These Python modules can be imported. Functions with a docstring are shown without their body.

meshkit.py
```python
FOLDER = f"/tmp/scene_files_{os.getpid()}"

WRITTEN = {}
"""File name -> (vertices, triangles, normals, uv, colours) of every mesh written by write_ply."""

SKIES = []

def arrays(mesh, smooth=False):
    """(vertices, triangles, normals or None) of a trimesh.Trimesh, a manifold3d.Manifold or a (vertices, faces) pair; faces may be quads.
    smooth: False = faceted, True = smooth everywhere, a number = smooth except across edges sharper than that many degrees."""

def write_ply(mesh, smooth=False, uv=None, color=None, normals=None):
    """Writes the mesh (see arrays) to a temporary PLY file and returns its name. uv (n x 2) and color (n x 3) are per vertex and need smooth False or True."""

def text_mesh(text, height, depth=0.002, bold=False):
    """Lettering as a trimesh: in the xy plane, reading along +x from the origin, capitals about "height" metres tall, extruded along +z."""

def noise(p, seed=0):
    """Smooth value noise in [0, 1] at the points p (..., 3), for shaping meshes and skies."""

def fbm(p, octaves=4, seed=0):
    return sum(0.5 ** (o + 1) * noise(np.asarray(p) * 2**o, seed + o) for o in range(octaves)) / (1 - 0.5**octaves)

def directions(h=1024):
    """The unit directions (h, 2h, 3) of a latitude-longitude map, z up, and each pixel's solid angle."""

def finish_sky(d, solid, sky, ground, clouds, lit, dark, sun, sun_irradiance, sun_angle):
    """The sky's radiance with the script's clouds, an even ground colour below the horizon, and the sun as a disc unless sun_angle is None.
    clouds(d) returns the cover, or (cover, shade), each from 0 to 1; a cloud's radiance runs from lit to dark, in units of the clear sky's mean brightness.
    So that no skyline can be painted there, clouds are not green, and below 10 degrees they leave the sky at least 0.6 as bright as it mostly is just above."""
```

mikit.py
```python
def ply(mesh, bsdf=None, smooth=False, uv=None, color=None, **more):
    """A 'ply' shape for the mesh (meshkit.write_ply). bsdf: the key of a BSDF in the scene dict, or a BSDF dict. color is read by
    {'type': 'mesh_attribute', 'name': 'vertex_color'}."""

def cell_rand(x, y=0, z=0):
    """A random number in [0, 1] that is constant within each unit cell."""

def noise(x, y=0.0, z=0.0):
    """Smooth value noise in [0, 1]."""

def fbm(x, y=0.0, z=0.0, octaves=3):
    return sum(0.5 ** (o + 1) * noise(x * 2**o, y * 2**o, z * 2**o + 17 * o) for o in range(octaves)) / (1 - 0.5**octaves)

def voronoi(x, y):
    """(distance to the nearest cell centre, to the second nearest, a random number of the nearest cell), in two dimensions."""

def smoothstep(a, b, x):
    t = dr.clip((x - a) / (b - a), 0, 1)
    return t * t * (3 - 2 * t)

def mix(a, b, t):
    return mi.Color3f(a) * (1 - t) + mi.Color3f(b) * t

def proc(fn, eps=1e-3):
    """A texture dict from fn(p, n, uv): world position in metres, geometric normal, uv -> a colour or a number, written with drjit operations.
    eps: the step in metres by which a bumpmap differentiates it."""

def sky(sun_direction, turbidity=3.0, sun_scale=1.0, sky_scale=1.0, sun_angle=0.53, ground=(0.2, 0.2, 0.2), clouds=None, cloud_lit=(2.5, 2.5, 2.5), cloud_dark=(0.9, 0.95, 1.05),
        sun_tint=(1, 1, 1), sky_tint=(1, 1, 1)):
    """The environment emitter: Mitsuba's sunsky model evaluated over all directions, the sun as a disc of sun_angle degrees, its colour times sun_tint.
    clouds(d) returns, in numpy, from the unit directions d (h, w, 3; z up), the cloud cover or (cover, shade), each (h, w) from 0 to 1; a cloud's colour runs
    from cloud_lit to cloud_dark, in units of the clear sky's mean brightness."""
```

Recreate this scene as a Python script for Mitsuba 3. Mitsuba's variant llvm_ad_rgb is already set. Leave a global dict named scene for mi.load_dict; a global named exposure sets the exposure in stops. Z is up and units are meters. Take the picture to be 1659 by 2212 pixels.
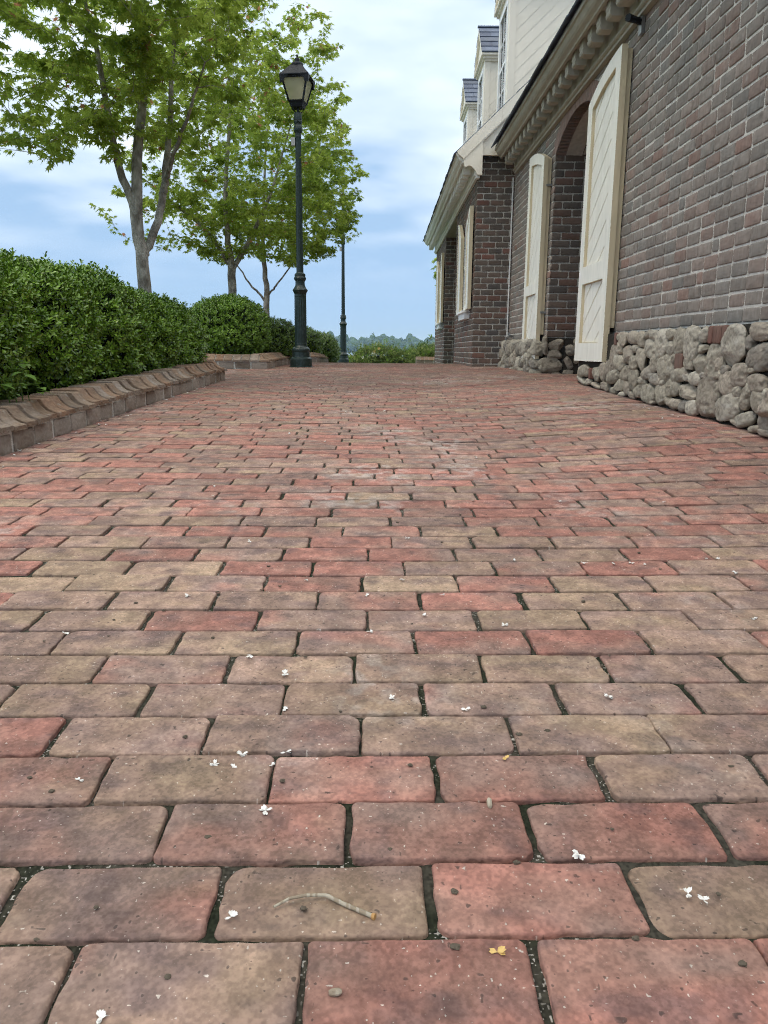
import math, numpy as np, trimesh, mitsuba as mi, drjit as dr, mikit, meshkit
from mikit import noise, fbm, smoothstep, mix, proc, cell_rand
from shapely.geometry import Polygon, box as sbox
from shapely import affinity
T = mi.ScalarTransform4f
scene, labels = {}, {}
PI = math.pi

# ---------------------------------------------------------------- camera, sky, exposure
EYE = np.array([0, 0, .548])
YAW, PITCH, ROLL = math.radians(.8285), math.radians(11.859), math.radians(.5)
FW = np.array([math.sin(YAW)*math.cos(PITCH), math.cos(YAW)*math.cos(PITCH), -math.sin(PITCH)])
_r = np.cross(FW, [0, 0, 1.]); _r /= np.linalg.norm(_r); _u = np.cross(_r, FW)
RT = math.cos(ROLL)*_r + math.sin(ROLL)*_u
UP = -math.sin(ROLL)*_r + math.cos(ROLL)*_u
HAZE = True
scene['camera'] = {'type': 'perspective', 'fov': 53.07, 'fov_axis': 'x', 'near_clip': .02, 'far_clip': 6000.,
                   'to_world': T().look_at(origin=EYE.tolist(), target=(EYE+FW).tolist(), up=UP.tolist())}
exposure = 1.8
def clouds(d):
    x, y, z = d[..., 0], d[..., 1], d[..., 2]
    el = np.degrees(np.arcsin(np.clip(z, -1, 1)))
    h = np.maximum(z, .02) + .12
    q = np.stack([x/h, y/h, z*0], -1)
    big = meshkit.fbm(q*.55 + [3.1, 7.7, 0], 4, 5)
    fine = meshkit.fbm(q*[1.6, 1.6, 1] + [11., 2., 5.], 5, 9)
    st = meshkit.fbm(np.stack([np.arctan2(x, y)*7, el*.45, el*0], -1) + [4., 9., 2.], 5, 21)
    t = np.clip((el - 2.)/15., 0, 1)
    t2 = np.clip((el - 18.)/50., 0, 1)
    shade = 1.02 - .36*t*t*(3-2*t) - .60*t2 + ((st-.5)*1.5*np.clip(1.35-1.5*np.abs(el-9.)/9., .3, 1) + (fine-.5)*.4 + (big-.5)*.3)*t*(1-.5*t2)
    shade = np.clip(shade, 0, 1)
    cover = np.clip(.95 - (1-t)*.1, 0, 1)
    return cover, shade
scene['sky'] = mikit.sky((-.38, -.28, .88), turbidity=3, sun_scale=.17, sun_angle=26, clouds=clouds,
                         cloud_lit=(5.3, 5.35, 5.2), cloud_dark=(1.25, 1.86, 2.65), sky_tint=(.85, 1., 1.15))

# ---------------------------------------------------------------- helpers
def key(name):
    k, i = name, 0
    while k in scene or k in labels:
        i += 1; k = f'{name}_{i:03d}'
    return k
def lab(k, label=None, category=None, group=None, kind=None):
    labels[k] = {a: b for a, b in dict(label=label, category=category, group=group, kind=kind).items() if b}
    return k
class MB:
    def __init__(self): self.v, self.f, self.c, self.n = [], [], [], 0
    def add(self, vf, c=(0, 0)):
        v, f = np.asarray(vf[0], float), np.asarray(vf[1], int)
        if not len(v): return self
        if f.shape[1] == 4: f = np.vstack([f[:, [0, 1, 2]], f[:, [0, 2, 3]]])
        self.v.append(v); self.f.append(f+self.n)
        c = np.asarray(c, float)
        self.c.append(np.broadcast_to(c, (len(v), c.shape[-1])))
        self.n += len(v); return self
    def arr(self): return np.vstack(self.v), np.vstack(self.f)
    def build(self, name, bsdf, smooth=False, attr='uv'):
        if not self.v: return None
        k = key(name)
        scene[k] = mikit.ply(self.arr(), bsdf, smooth=smooth, **{attr: np.vstack(self.c)})
        return k
def put(name, vf, bsdf, c=(0, 0), smooth=False, attr='uv'): return MB().add(vf, c).build(name, bsdf, smooth, attr)
def bxm(a, b):
    m = trimesh.creation.box(bounds=[np.minimum(a, b), np.maximum(a, b)]); return np.array(m.vertices), np.array(m.faces)
def project(p):
    d = np.asarray(p, float) - EYE; z = d@FW
    return 829.5+1661*(d@RT)/z, 1106-1661*(d@UP)/z, z
def seen(p, m=40):
    x, y, z = project(p); return z > .1 and -m < x < 1659+m and -m < y < 2212+m
def rot(v, a):
    c, s = math.cos(a), math.sin(a); return np.stack([v[..., 0]*c-v[..., 1]*s, v[..., 0]*s+v[..., 1]*c], -1)
def prism(pts, o, A, B, N, depth, bev=.004, crown=0., inner=None, cap=False):
    """A piece with a chamfered front: outline pts in the plane (o; A, B), front face towards N."""
    pts = np.asarray(pts, float); o, A, B, N = (np.asarray(x, float) for x in (o, A, B, N))
    area = .5*np.sum(pts[:, 0]*np.roll(pts[:, 1], -1)-np.roll(pts[:, 0], -1)*pts[:, 1])
    if area*np.dot(np.cross(A, B), N) < 0: pts = pts[::-1]
    sg = 1 if np.dot(np.cross(A, B), N) > 0 else -1
    n = len(pts)
    def inset(w):
        e = np.roll(pts, -1, 0)-pts; e /= np.linalg.norm(e, axis=1, keepdims=True)+1e-12
        nn = sg*np.stack([-e[:, 1], e[:, 0]], -1); m = nn+np.roll(nn, 1, 0)
        m /= np.maximum(np.linalg.norm(m, axis=1, keepdims=True), .4)
        dd = np.maximum(np.sum(m*nn, 1, keepdims=True), .5)
        return pts+m*w/dd
    rings = []
    if inner: rings.append((pts.mean(0)+(pts-pts.mean(0))*(1-inner), crown))
    rings += [(inset(bev), 0.), (pts+0, -bev), (pts+0, -depth)]
    V = [np.append(rings[0][0].mean(0), rings[0][1])[None]] + [np.hstack([r, np.full((n, 1), h)]) for r, h in rings]
    V = np.vstack(V); V = o + V[:, :1]*A + V[:, 1:2]*B + V[:, 2:]*N
    i = np.arange(n); j = (i+1) % n
    F = [np.stack([i*0, 1+i, 1+j], 1)]
    for k in range(len(rings)-1):
        a, b = 1+k*n, 1+(k+1)*n
        F += [np.stack([a+i, b+i, b+j], 1), np.stack([a+i, b+j, a+j], 1)]
    return V, np.vstack(F)
def rr(x0, y0, x1, y1, r=.006, k=1, jit=0., rng=None):
    out = []
    for cx, cy, a in ((x1-r, y0+r, -90), (x1-r, y1-r, 0), (x0+r, y1-r, 90), (x0+r, y0+r, 180)):
        for t in np.linspace(0, 90, k+1): out.append((cx+r*math.cos(math.radians(a+t)), cy+r*math.sin(math.radians(a+t))))
    out = np.array(out)
    return out + rng.normal(0, jit, out.shape) if jit else out
def extr(poly, o, A, B, N, d):
    """polygon with holes extruded by d against N from its front plane"""
    m = trimesh.creation.extrude_polygon(poly, d, engine='earcut')
    v = np.array(m.vertices); o, A, B, N = (np.asarray(x, float) for x in (o, A, B, N))
    f = np.array(m.faces); v = o + v[:, :1]*A + v[:, 1:2]*B + (v[:, 2:]-d)*N
    return v, (f if np.dot(np.cross(A, B), N) > 0 else f[:, ::-1])
def tube(P, R, sides=6, caps=True):
    P = np.asarray(P, float); R = np.broadcast_to(np.asarray(R, float), (len(P),))
    t = np.gradient(P, axis=0); t /= np.linalg.norm(t, axis=1, keepdims=True)+1e-12
    ref = np.array([.31, .17, .93]) if abs(t[:, 2].mean()) < .8 else np.array([.93, .31, .1])
    a = np.cross(t, ref); a /= np.linalg.norm(a, axis=1, keepdims=True)+1e-12; b = np.cross(t, a)
    g = np.arange(sides)*2*PI/sides
    v = (P[:, None]+R[:, None, None]*(np.cos(g)[None, :, None]*a[:, None]+np.sin(g)[None, :, None]*b[:, None])).reshape(-1, 3)
    i, j = np.meshgrid(np.arange(len(P)-1), np.arange(sides), indexing='ij')
    q = np.stack([i*sides+j, i*sides+(j+1) % sides, (i+1)*sides+(j+1) % sides, (i+1)*sides+j], -1).reshape(-1, 4)
    f = np.vstack([q[:, [0, 1, 2]], q[:, [0, 2, 3]]])[:, ::-1]
    if caps:
        n = len(v); v = np.vstack([v, P[:1], P[-1:]]); k = np.arange(sides); e = (len(P)-1)*sides
        f = np.vstack([f, np.stack([k*0+n, k, (k+1) % sides], 1), np.stack([k*0+n+1, e+(k+1) % sides, e+k], 1)])
    return v, f
def lathe(prof, c, sides=24, rot0=0.):
    """prof [(r, z)...] from bottom to top"""
    prof = np.asarray(prof, float); g = np.arange(sides)*2*PI/sides+rot0
    v = np.stack([prof[:, :1]*np.cos(g), prof[:, :1]*np.sin(g), np.repeat(prof[:, 1:], sides, 1)], -1).reshape(-1, 3)+c
    i, j = np.meshgrid(np.arange(len(prof)-1), np.arange(sides), indexing='ij')
    q = np.stack([i*sides+j, i*sides+(j+1) % sides, (i+1)*sides+(j+1) % sides, (i+1)*sides+j], -1).reshape(-1, 4)
    return v, np.vstack([q[:, [0, 1, 2]], q[:, [0, 2, 3]]])
def scatter(tv, tf, pos, X, Z, s):
    """copies of a template whose length runs along +x and whose face looks along +z"""
    X = X/(np.linalg.norm(X, axis=1, keepdims=True)+1e-9); Y = np.cross(Z, X); Y /= np.linalg.norm(Y, axis=1, keepdims=True)+1e-9
    Z = np.cross(X, Y); M = np.stack([X, Y, Z], -1)
    v = np.einsum('nij,kj->nki', M, tv)*np.asarray(s)[:, None, None]+pos[:, None]
    return v.reshape(-1, 3), (tf[None]+(np.arange(len(pos))*len(tv))[:, None, None]).reshape(-1, 3)
def sm(a, b, x):
    t = np.clip((x-a)/(b-a), 0, 1); return t*t*(3-2*t)

# ---------------------------------------------------------------- materials
def bsdf(name, col, rough=.8, bump=None, bscale=1., eps=1e-3, spec=.5, twosided=True, **kw):
    b = {'type': 'principled', 'base_color': col if isinstance(col, dict) else {'type': 'rgb', 'value': list(col)}, 'roughness': rough, 'specular': spec, **kw}
    if bump: b = {'type': 'bumpmap', 'arbitrary': proc(bump, eps), 'scale': bscale, 'bsdf': b}
    scene[name] = {'type': 'twosided', 'bsdf': b} if twosided else b
def ramp(t, cols):
    c = mi.Color3f(cols[0]); n = len(cols)-1
    for i in range(n): c = dr.lerp(c, mi.Color3f(cols[i+1]), dr.clip(t*n-i, 0, 1))
    return c
PAVE = [(.318, .151, .119), (.304, .169, .133), (.252, .174, .145), (.286, .193, .148), (.310, .222, .156)]
def paver_col(p, n, uv):
    a = fbm(p.x*9+uv.y*40, p.y*14, 3.1, 3); b = fbm(p.x*70, p.y*70+uv.y*9, p.z*60, 3); g = noise(p.x*420, p.y*420, p.z*420)
    s2 = fbm(p.x*22-uv.y*30, p.y*30, 8.2, 3)
    t = dr.clip(uv.x+(a-.5)*1.35, 0, 1)
    c = ramp(t, PAVE)
    c = mix(c, mi.Color3f(.125, .088, .088), smoothstep(.5, .78, s2)*.55)
    c = mix(c, mi.Color3f(.30, .205, .135), smoothstep(.55, .8, 1-s2)*.35*smoothstep(.2, .5, uv.x))
    c = c*(.74+.40*b+.12*g)*(1-.14*smoothstep(2., 7., p.y))*(.86+.3*uv.y)
    c = mix(c, mi.Color3f(.46, .43, .40), .42*smoothstep(.60, .80, fbm(p.x*3.1+2., p.y*2.2, 4., 4))*smoothstep(.35, .7, fbm(p.x*40, p.y*40, 6., 2)))
    sp = noise(p.x*430+9, p.y*430, 1.)*noise(p.x*310, p.y*310, 4.)
    c = mix(c, mi.Color3f(.58, .52, .46), smoothstep(.68, .80, sp)*.85)
    c = mix(c, mi.Color3f(.045, .038, .034), smoothstep(.62, .78, noise(p.x*260, p.y*260, 7.)*noise(p.x*170, p.y*170, 3.))*.7)
    c = c*(.81+.37*smoothstep(.25, .75, fbm(p.x*260, p.y*260, p.z*260, 3)))*(.80+.40*smoothstep(.2, .8, fbm(p.x*38, p.y*38, 5., 3)))*(.86+.28*fbm(p.x*1.4, p.y*1.4, 1., 2))
    return c
def paver_bump(p, n, uv): return noise(p.x*330, p.y*330, p.z*330)*.0011+fbm(p.x*90, p.y*90, p.z*90, 2)*.0022
bsdf('paver', proc(paver_col), .82, paver_bump, 1., 8e-4, .35)
def sand_col(p, n, uv):
    a = fbm(p.x*16, p.y*16, 0., 3); g = noise(p.x*330, p.y*330, 2.)
    c = mix(mi.Color3f(.020, .024, .014), mi.Color3f(.05, .046, .036), smoothstep(.3, .7, a))
    c = c*(.5+1.0*g)
    return mix(c, mi.Color3f(.42, .40, .36), smoothstep(.76, .9, noise(p.x*420, p.y*420, 5.))*smoothstep(.46, .62, fbm(p.x*12+5, p.y*12, 1., 2)))
bsdf('joint_sand', proc(sand_col), .95, lambda p, n, uv: noise(p.x*260, p.y*260, 0.)*.003, 1., 1e-3, .2)
WALL = [(.240, .158, .130), (.235, .182, .156), (.230, .194, .169), (.216, .195, .173), (.182, .174, .160)]
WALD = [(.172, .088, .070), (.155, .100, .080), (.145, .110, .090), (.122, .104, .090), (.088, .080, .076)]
def wbrick_col(p, n, uv):
    a = fbm(p.x*16+uv.y*30, p.y*16, p.z*10, 3); b = fbm(p.x*60, p.y*60, p.z*22, 3); s = noise(p.x*110, p.y*110, p.z*9)
    c = ramp(dr.clip(uv.x+(a-.5)*.42, 0, 1), WALL)*(.72+.4*b+.22*s)*(.85+.3*uv.y)
    return mix(c, mi.Color3f(.36, .345, .31), smoothstep(.66, .86, fbm(p.x*34+3, p.y*34, p.z*10, 3))*.55)
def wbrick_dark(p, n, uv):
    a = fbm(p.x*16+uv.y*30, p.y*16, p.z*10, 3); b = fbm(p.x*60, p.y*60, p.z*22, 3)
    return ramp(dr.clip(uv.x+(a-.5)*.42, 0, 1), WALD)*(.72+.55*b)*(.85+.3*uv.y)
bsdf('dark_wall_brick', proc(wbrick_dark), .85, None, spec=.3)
bsdf('wall_brick', proc(wbrick_col), .85, lambda p, n, uv: fbm(p.x*70, p.y*70, p.z*50, 3)*.006, 1., 1e-3, .3)
def mortar_col(p, n, uv): return mi.Color3f(.56, .545, .50)*(.62+.5*fbm(p.x*40, p.y*40, p.z*40, 3)+.16*uv.x)
bsdf('mortar', proc(mortar_col), .95, lambda p, n, uv: fbm(p.x*60, p.y*60, p.z*60, 3)*.006, 1., 1e-3, .2)
def kerb_col(p, n, uv):
    a = fbm(p.x*20+uv.y*30, p.y*20, p.z*24, 3); b = fbm(p.x*90, p.y*90, p.z*90, 3)
    c = ramp(dr.clip(uv.x+(a-.5)*.5, 0, 1), [(.285, .175, .115), (.27, .185, .13), (.235, .175, .13), (.30, .25, .21), (.33, .285, .245)])*(.62+.6*b)*(.85+.3*uv.y)
    c = mix(c, mi.Color3f(.40, .385, .34), smoothstep(.62, .82, fbm(p.x*38+7, p.y*38, p.z*38, 3))*.4)
    return mix(c, mi.Color3f(.045, .04, .032), smoothstep(.6, .9, fbm(p.x*19, p.y*19, p.z*19+4, 3))*.4)
bsdf('kerb_brick', proc(kerb_col), .85, lambda p, n, uv: fbm(p.x*80, p.y*80, p.z*80, 3)*.006, 1., 1e-3, .3)
def stone_col(p, n, uv):
    a = fbm(p.x*14+uv.y*30, p.y*14, p.z*14, 4); b = fbm(p.x*70, p.y*70, p.z*70, 3)
    c = ramp(dr.clip(uv.x+(a-.5)*.5, 0, 1), [(.47, .44, .37), (.36, .33, .265), (.37, .325, .265), (.24, .23, .205)])*(.5+.85*b)*(.85+.3*uv.y)
    c = mix(c, mi.Color3f(.07, .065, .05), smoothstep(.56, .8, fbm(p.x*26, p.y*26, p.z*26+9, 3))*.6)
    return mix(c, mi.Color3f(.46, .45, .41), smoothstep(.66, .84, fbm(p.x*32+5, p.y*32, p.z*32, 3))*.6)
bsdf('fieldstone', proc(stone_col), .9, lambda p, n, uv: fbm(p.x*34, p.y*34, p.z*34, 5)*.03, 1., 1e-3, .3)
bsdf('stone_mortar', (.036, .033, .028), .95, lambda p, n, uv: fbm(p.x*50, p.y*50, p.z*50, 3)*.012, 1., 1e-3, .2)
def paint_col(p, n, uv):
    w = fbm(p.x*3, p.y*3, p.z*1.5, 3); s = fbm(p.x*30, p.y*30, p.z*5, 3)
    c = mix(mi.Color3f(.60, .525, .36), mi.Color3f(.82, .81, .73), smoothstep(.35, .8, -n.x+(w-.5)*.3)*uv.x)  # faces toward -X whiter: faded paint and sky light both put into the colour
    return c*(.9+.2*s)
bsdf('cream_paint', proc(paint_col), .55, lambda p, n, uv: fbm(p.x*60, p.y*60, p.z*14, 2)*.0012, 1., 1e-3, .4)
def trim_col(p, n, uv): return mix(mi.Color3f(.34, .32, .265), mi.Color3f(.43, .405, .335), fbm(p.x*4, p.y*4, p.z*4, 3))*(.86+.26*fbm(p.x*30, p.y*12, p.z*30, 3))
bsdf('trim_paint', proc(trim_col), .55, None, spec=.4)
def siding_col(p, n, uv): return mi.Color3f(.86, .80, .675)*(.93+.12*fbm(p.x*9, p.y*9, p.z*3, 3))*(.95+.08*uv.y)
bsdf('siding_paint', proc(siding_col), .55, None, spec=.4)
bsdf('skylit_trim', (.76, .76, .72), .55, None, spec=.4)  # paler than the near trim: sky light on the far eaves put into the colour
bsdf('white_paint', (.84, .85, .84), .5, None, spec=.4)
def slate_col(p, n, uv): return ramp(uv.x, [(.075, .092, .135), (.13, .158, .215), (.09, .10, .12)])*(.7+.6*fbm(p.x*12, p.y*12, p.z*12, 3))
bsdf('slate', proc(slate_col), .6, None, spec=.5)
def lampm_col(p, n, uv): return mi.Color3f(.010, .024, .021)*(.7+.7*fbm(p.x*30, p.y*30, p.z*18, 3))+mi.Color3f(.02, .022, .02)*smoothstep(.6, .8, fbm(p.x*60, p.y*60, p.z*30, 3))
bsdf('lamp_metal', proc(lampm_col), .36, None, spec=.5)
bsdf('black_metal', (.008, .010, .014), .5, None, spec=.25)
scene['lamp_glass'] = {'type': 'principledthin', 'base_color': {'type': 'rgb', 'value': [.96, .93, .74]}, 'roughness': .5, 'diff_trans': 1.65, 'spec_trans': .0}
bsdf('bulb', (.55, .5, .36), .5)
bsdf('grey_plastic', (.42, .43, .42), .5)
bsdf('window_glass', (.02, .025, .03), .08, None, spec=.6)
bsdf('hollow_shade', (.016, .014, .014), .9)  # near-black: the shade inside doorway and porch put into the colour
def bark_col(p, n, uv):
    a = fbm(p.x*20, p.y*20, p.z*12, 4); b = fbm(p.x*70, p.y*70, p.z*22, 3)
    c = mix(mi.Color3f(.19, .17, .145), mi.Color3f(.40, .375, .33), smoothstep(.3, .7, a))*(.55+.8*b)
    return mix(c, mi.Color3f(.40, .39, .35), smoothstep(.6, .75, fbm(p.x*9+3, p.y*9, p.z*14, 3))*.5)
bsdf('bark', proc(bark_col), .9, lambda p, n, uv: fbm(p.x*45, p.y*45, p.z*16, 3)*.014, 1., 2e-3, .2)
VC = {'type': 'mesh_attribute', 'name': 'vertex_color'}
scene['maple_leaf'] = {'type': 'principledthin', 'base_color': dict(VC), 'roughness': .55, 'diff_trans': 1.4, 'spec_trans': 0., 'eta': 1.4}
scene['box_leaf'] = {'type': 'twosided', 'bsdf': {'type': 'principled', 'base_color': dict(VC), 'roughness': .27, 'specular': .6}}
scene['soft_leaf'] = {'type': 'principledthin', 'base_color': dict(VC), 'roughness': .6, 'diff_trans': .7, 'spec_trans': 0.}
scene['vcol'] = {'type': 'twosided', 'bsdf': {'type': 'principled', 'base_color': dict(VC), 'roughness': .8, 'specular': .3}}
bsdf('hedge_core', (.010, .016, .007), .95, None, spec=.1)
def soil_col(p, n, uv): return mix(mi.Color3f(.035, .024, .016), mi.Color3f(.09, .062, .042), fbm(p.x*25, p.y*25, 0., 4))
bsdf('soil', proc(soil_col), .95, lambda p, n, uv: fbm(p.x*40, p.y*40, 0., 3)*.03, 1., 2e-3, .2)
def grass_col(p, n, uv): return mix(mi.Color3f(.045, .075, .02), mi.Color3f(.09, .11, .035), fbm(p.x*.4, p.y*.4, 0., 4))*(.7+.6*noise(p.x*9, p.y*9))
bsdf('turf', proc(grass_col), .95, None, spec=.2)
bsdf('water', (.05, .075, .09), .12, lambda p, n, uv: fbm(p.x*.35, p.y*.9, 0., 3)*.25, 1., .05, .5)
bsdf('petal', (.74, .73, .69), .7)
bsdf('yellow_petal', (.62, .42, .14), .6)
bsdf('crumb', (.10, .082, .060), .95)
def twig_col(p, n, uv): return mix(mi.Color3f(.40, .36, .28), mi.Color3f(.27, .22, .16), smoothstep(.4, .62, noise(p.x*400, p.y*60, p.z*60)))
bsdf('twig_bark', proc(twig_col), .85)
bsdf('twig_wood', (.42, .24, .09), .8)
bsdf('steel', (.35, .36, .36), .35, None, metallic=.8)

# ---------------------------------------------------------------- the ground's shape
_Y = np.arange(-6, 120, .01)
_s = np.interp(_Y, [-6, 3, 10.5, 12, 13.5, 60, 75, 90, 120], [.0438, .0438, .012, 0, -.0185, -.03, -.13, -.02, 0])
_z = np.cumsum(_s)*.01; _z -= np.interp(0, _Y, _z)
def gz(x, y):
    return np.interp(y, _Y, _z)+sm(.3, 1.7, x)*np.interp(y, [1.3, 2.4, 3.4, 4.5, 7, 10.5, 13], [0., .03, .068, .05, .05, .018, 0.])
def kerb_x(y): return -1.522+.0252*y       # outer face of the first planter's kerb

# ================================================================ THE SETTING
def grid(x0, x1, nx, y0, y1, ny, fn):
    X, Y = np.meshgrid(np.linspace(x0, x1, nx), np.linspace(y0, y1, ny), indexing='ij')
    v = np.stack([X, Y, fn(X, Y)], -1).reshape(-1, 3)
    i, j = np.meshgrid(np.arange(nx-1), np.arange(ny-1), indexing='ij'); a = i*ny+j
    return v, np.stack([a, a+ny, a+ny+1, a+1], -1).reshape(-1, 4)
lab(put('lawn', grid(-400, 400, 90, -30, 110, 120, lambda x, y: gz(x, y)-.06-.02*sm(6, 30, abs(x))), 'turf', smooth=True), 'grassy slope falling away beyond the paved crest', 'lawn', kind='structure')
lab(put('river', grid(-2500, 2500, 3, 82, 2600, 3, lambda x, y: x*0-2.2), 'water'), 'pale river beyond the end shrubs', 'river', kind='structure')
def bank(x, y):
    return -2.6+np.clip((y-880)/40, 0, 1)*1.6+np.clip((y-900)/500, 0, 1)*(4+7*meshkit.fbm(np.stack([x*.003, y*.003, x*0], -1), 3, 4))
lab(put('far_bank', grid(-1200, 1200, 80, 870, 1500, 20, bank), 'turf', smooth=True), 'low wooded bank on the far side of the river', 'river bank', kind='structure')
# far wood: leaf-clumped crowns on the far bank (one mass)
rng = np.random.default_rng(5)
fw = MB(); ico = trimesh.creation.icosphere(2); iv, jf = np.array(ico.vertices), np.array(ico.faces)
for i in range(900):
    row = rng.integers(0, 5)
    x, y = rng.uniform(-520, 380), 893+row*26+rng.uniform(-9, 9)
    R = rng.uniform(3., 6.); H = rng.uniform(.9, 1.5)*(1.25 if rng.random() < .25 else 1)
    d = 1+.5*(meshkit.fbm(iv*2.4+rng.uniform(0, 99, 3), 3)-.5)
    v = iv*d[:, None]*[R, R, R*H]; z = float(bank(np.array(x), np.array(y)))+R*H*.75+(row*1.6)
    g = rng.uniform(.75, 1.3)
    fw.add((v+[x, y, z-.5], jf), (.050*g, .090*g, .030*g))
lab(fw.build('far_wood', 'vcol', True, 'color'), 'hazy line of trees on the far river bank', 'wood', kind='stuff')

# ---- brick pavement
TH = .0105; RP = .1003
def uv2xy(u, v): return u*math.cos(TH)-v*math.sin(TH), u*math.sin(TH)+v*math.cos(TH)
ROWS = {-1: (-.254, 'PBRRR'), 0: (-.341, 'BPBRTB'), 1: (-.221, 'PPRRRB'), 2: (-.317, 'PBRRTB'), 3: (-.411, 'RBPBTB'), 4: (-.523, 'BTPtPPB'), 5: (-.420, 'BPBTTPB'),
        6: (-.523, 'BBTPRRB'), 7: (-.602, 'BBRPBTBB'), 8: (-.701, 'RBBBPRBB'), 9: (-.614, 'TTBRTRBB'), 10: (-.724, 'RTTRRBPRB'), 11: (-.802, 'PBRPRRPBRB')}
TONE = {'R': .05, 'r': .2, 'P': .5, 'B': .72, 'T': .93, 't': .62}
rng = np.random.default_rng(11)
bricks = []
V0 = .603
for r in range(-9, 140):
    v0 = V0+r*RP; v1 = v0+RP
    if r in ROWS: off, tones = ROWS[r]; first = off
    else: off = rng.uniform(0, .1)+(.1016 if r % 2 else 0); tones = ''; first = None
    L = .2026
    y = (v0+v1)/2
    for c in range(-24, 16):
        u0 = off+c*L; u1 = u0+L
        x = (u0+u1)/2
        if x > (1.80 if not 6.2 < y < 7.85 else 2.9) or x < -4.2: continue
        if y < 7.1 and x < kerb_x(y)-.05: continue
        if 9.2 < y < 12.3 and x < -1.3: continue
        if y > 12.9 and x < -1.1: continue
        if y > 13.4: continue
        if first is not None and -1 <= c < len(tones)-1: t = TONE[tones[c+1]]+rng.normal(0, .05)
        elif first is not None and c == -2: t = TONE['PBBR'[r % 4]]
        else:
            pn = float(meshkit.noise(np.array([x*1.2, y*1.0, 3.])))
            t = rng.choice([.08, .22, .42, .56, .70, .88], p=[.15, .25, .20, .17, .16, .07])+rng.normal(0, .06)+(.4-pn)*.12
        bricks.append((u0, u1, v0, v1, float(np.clip(t, 0, 1)), rng.random(), rng.integers(1 << 30)))
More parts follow.
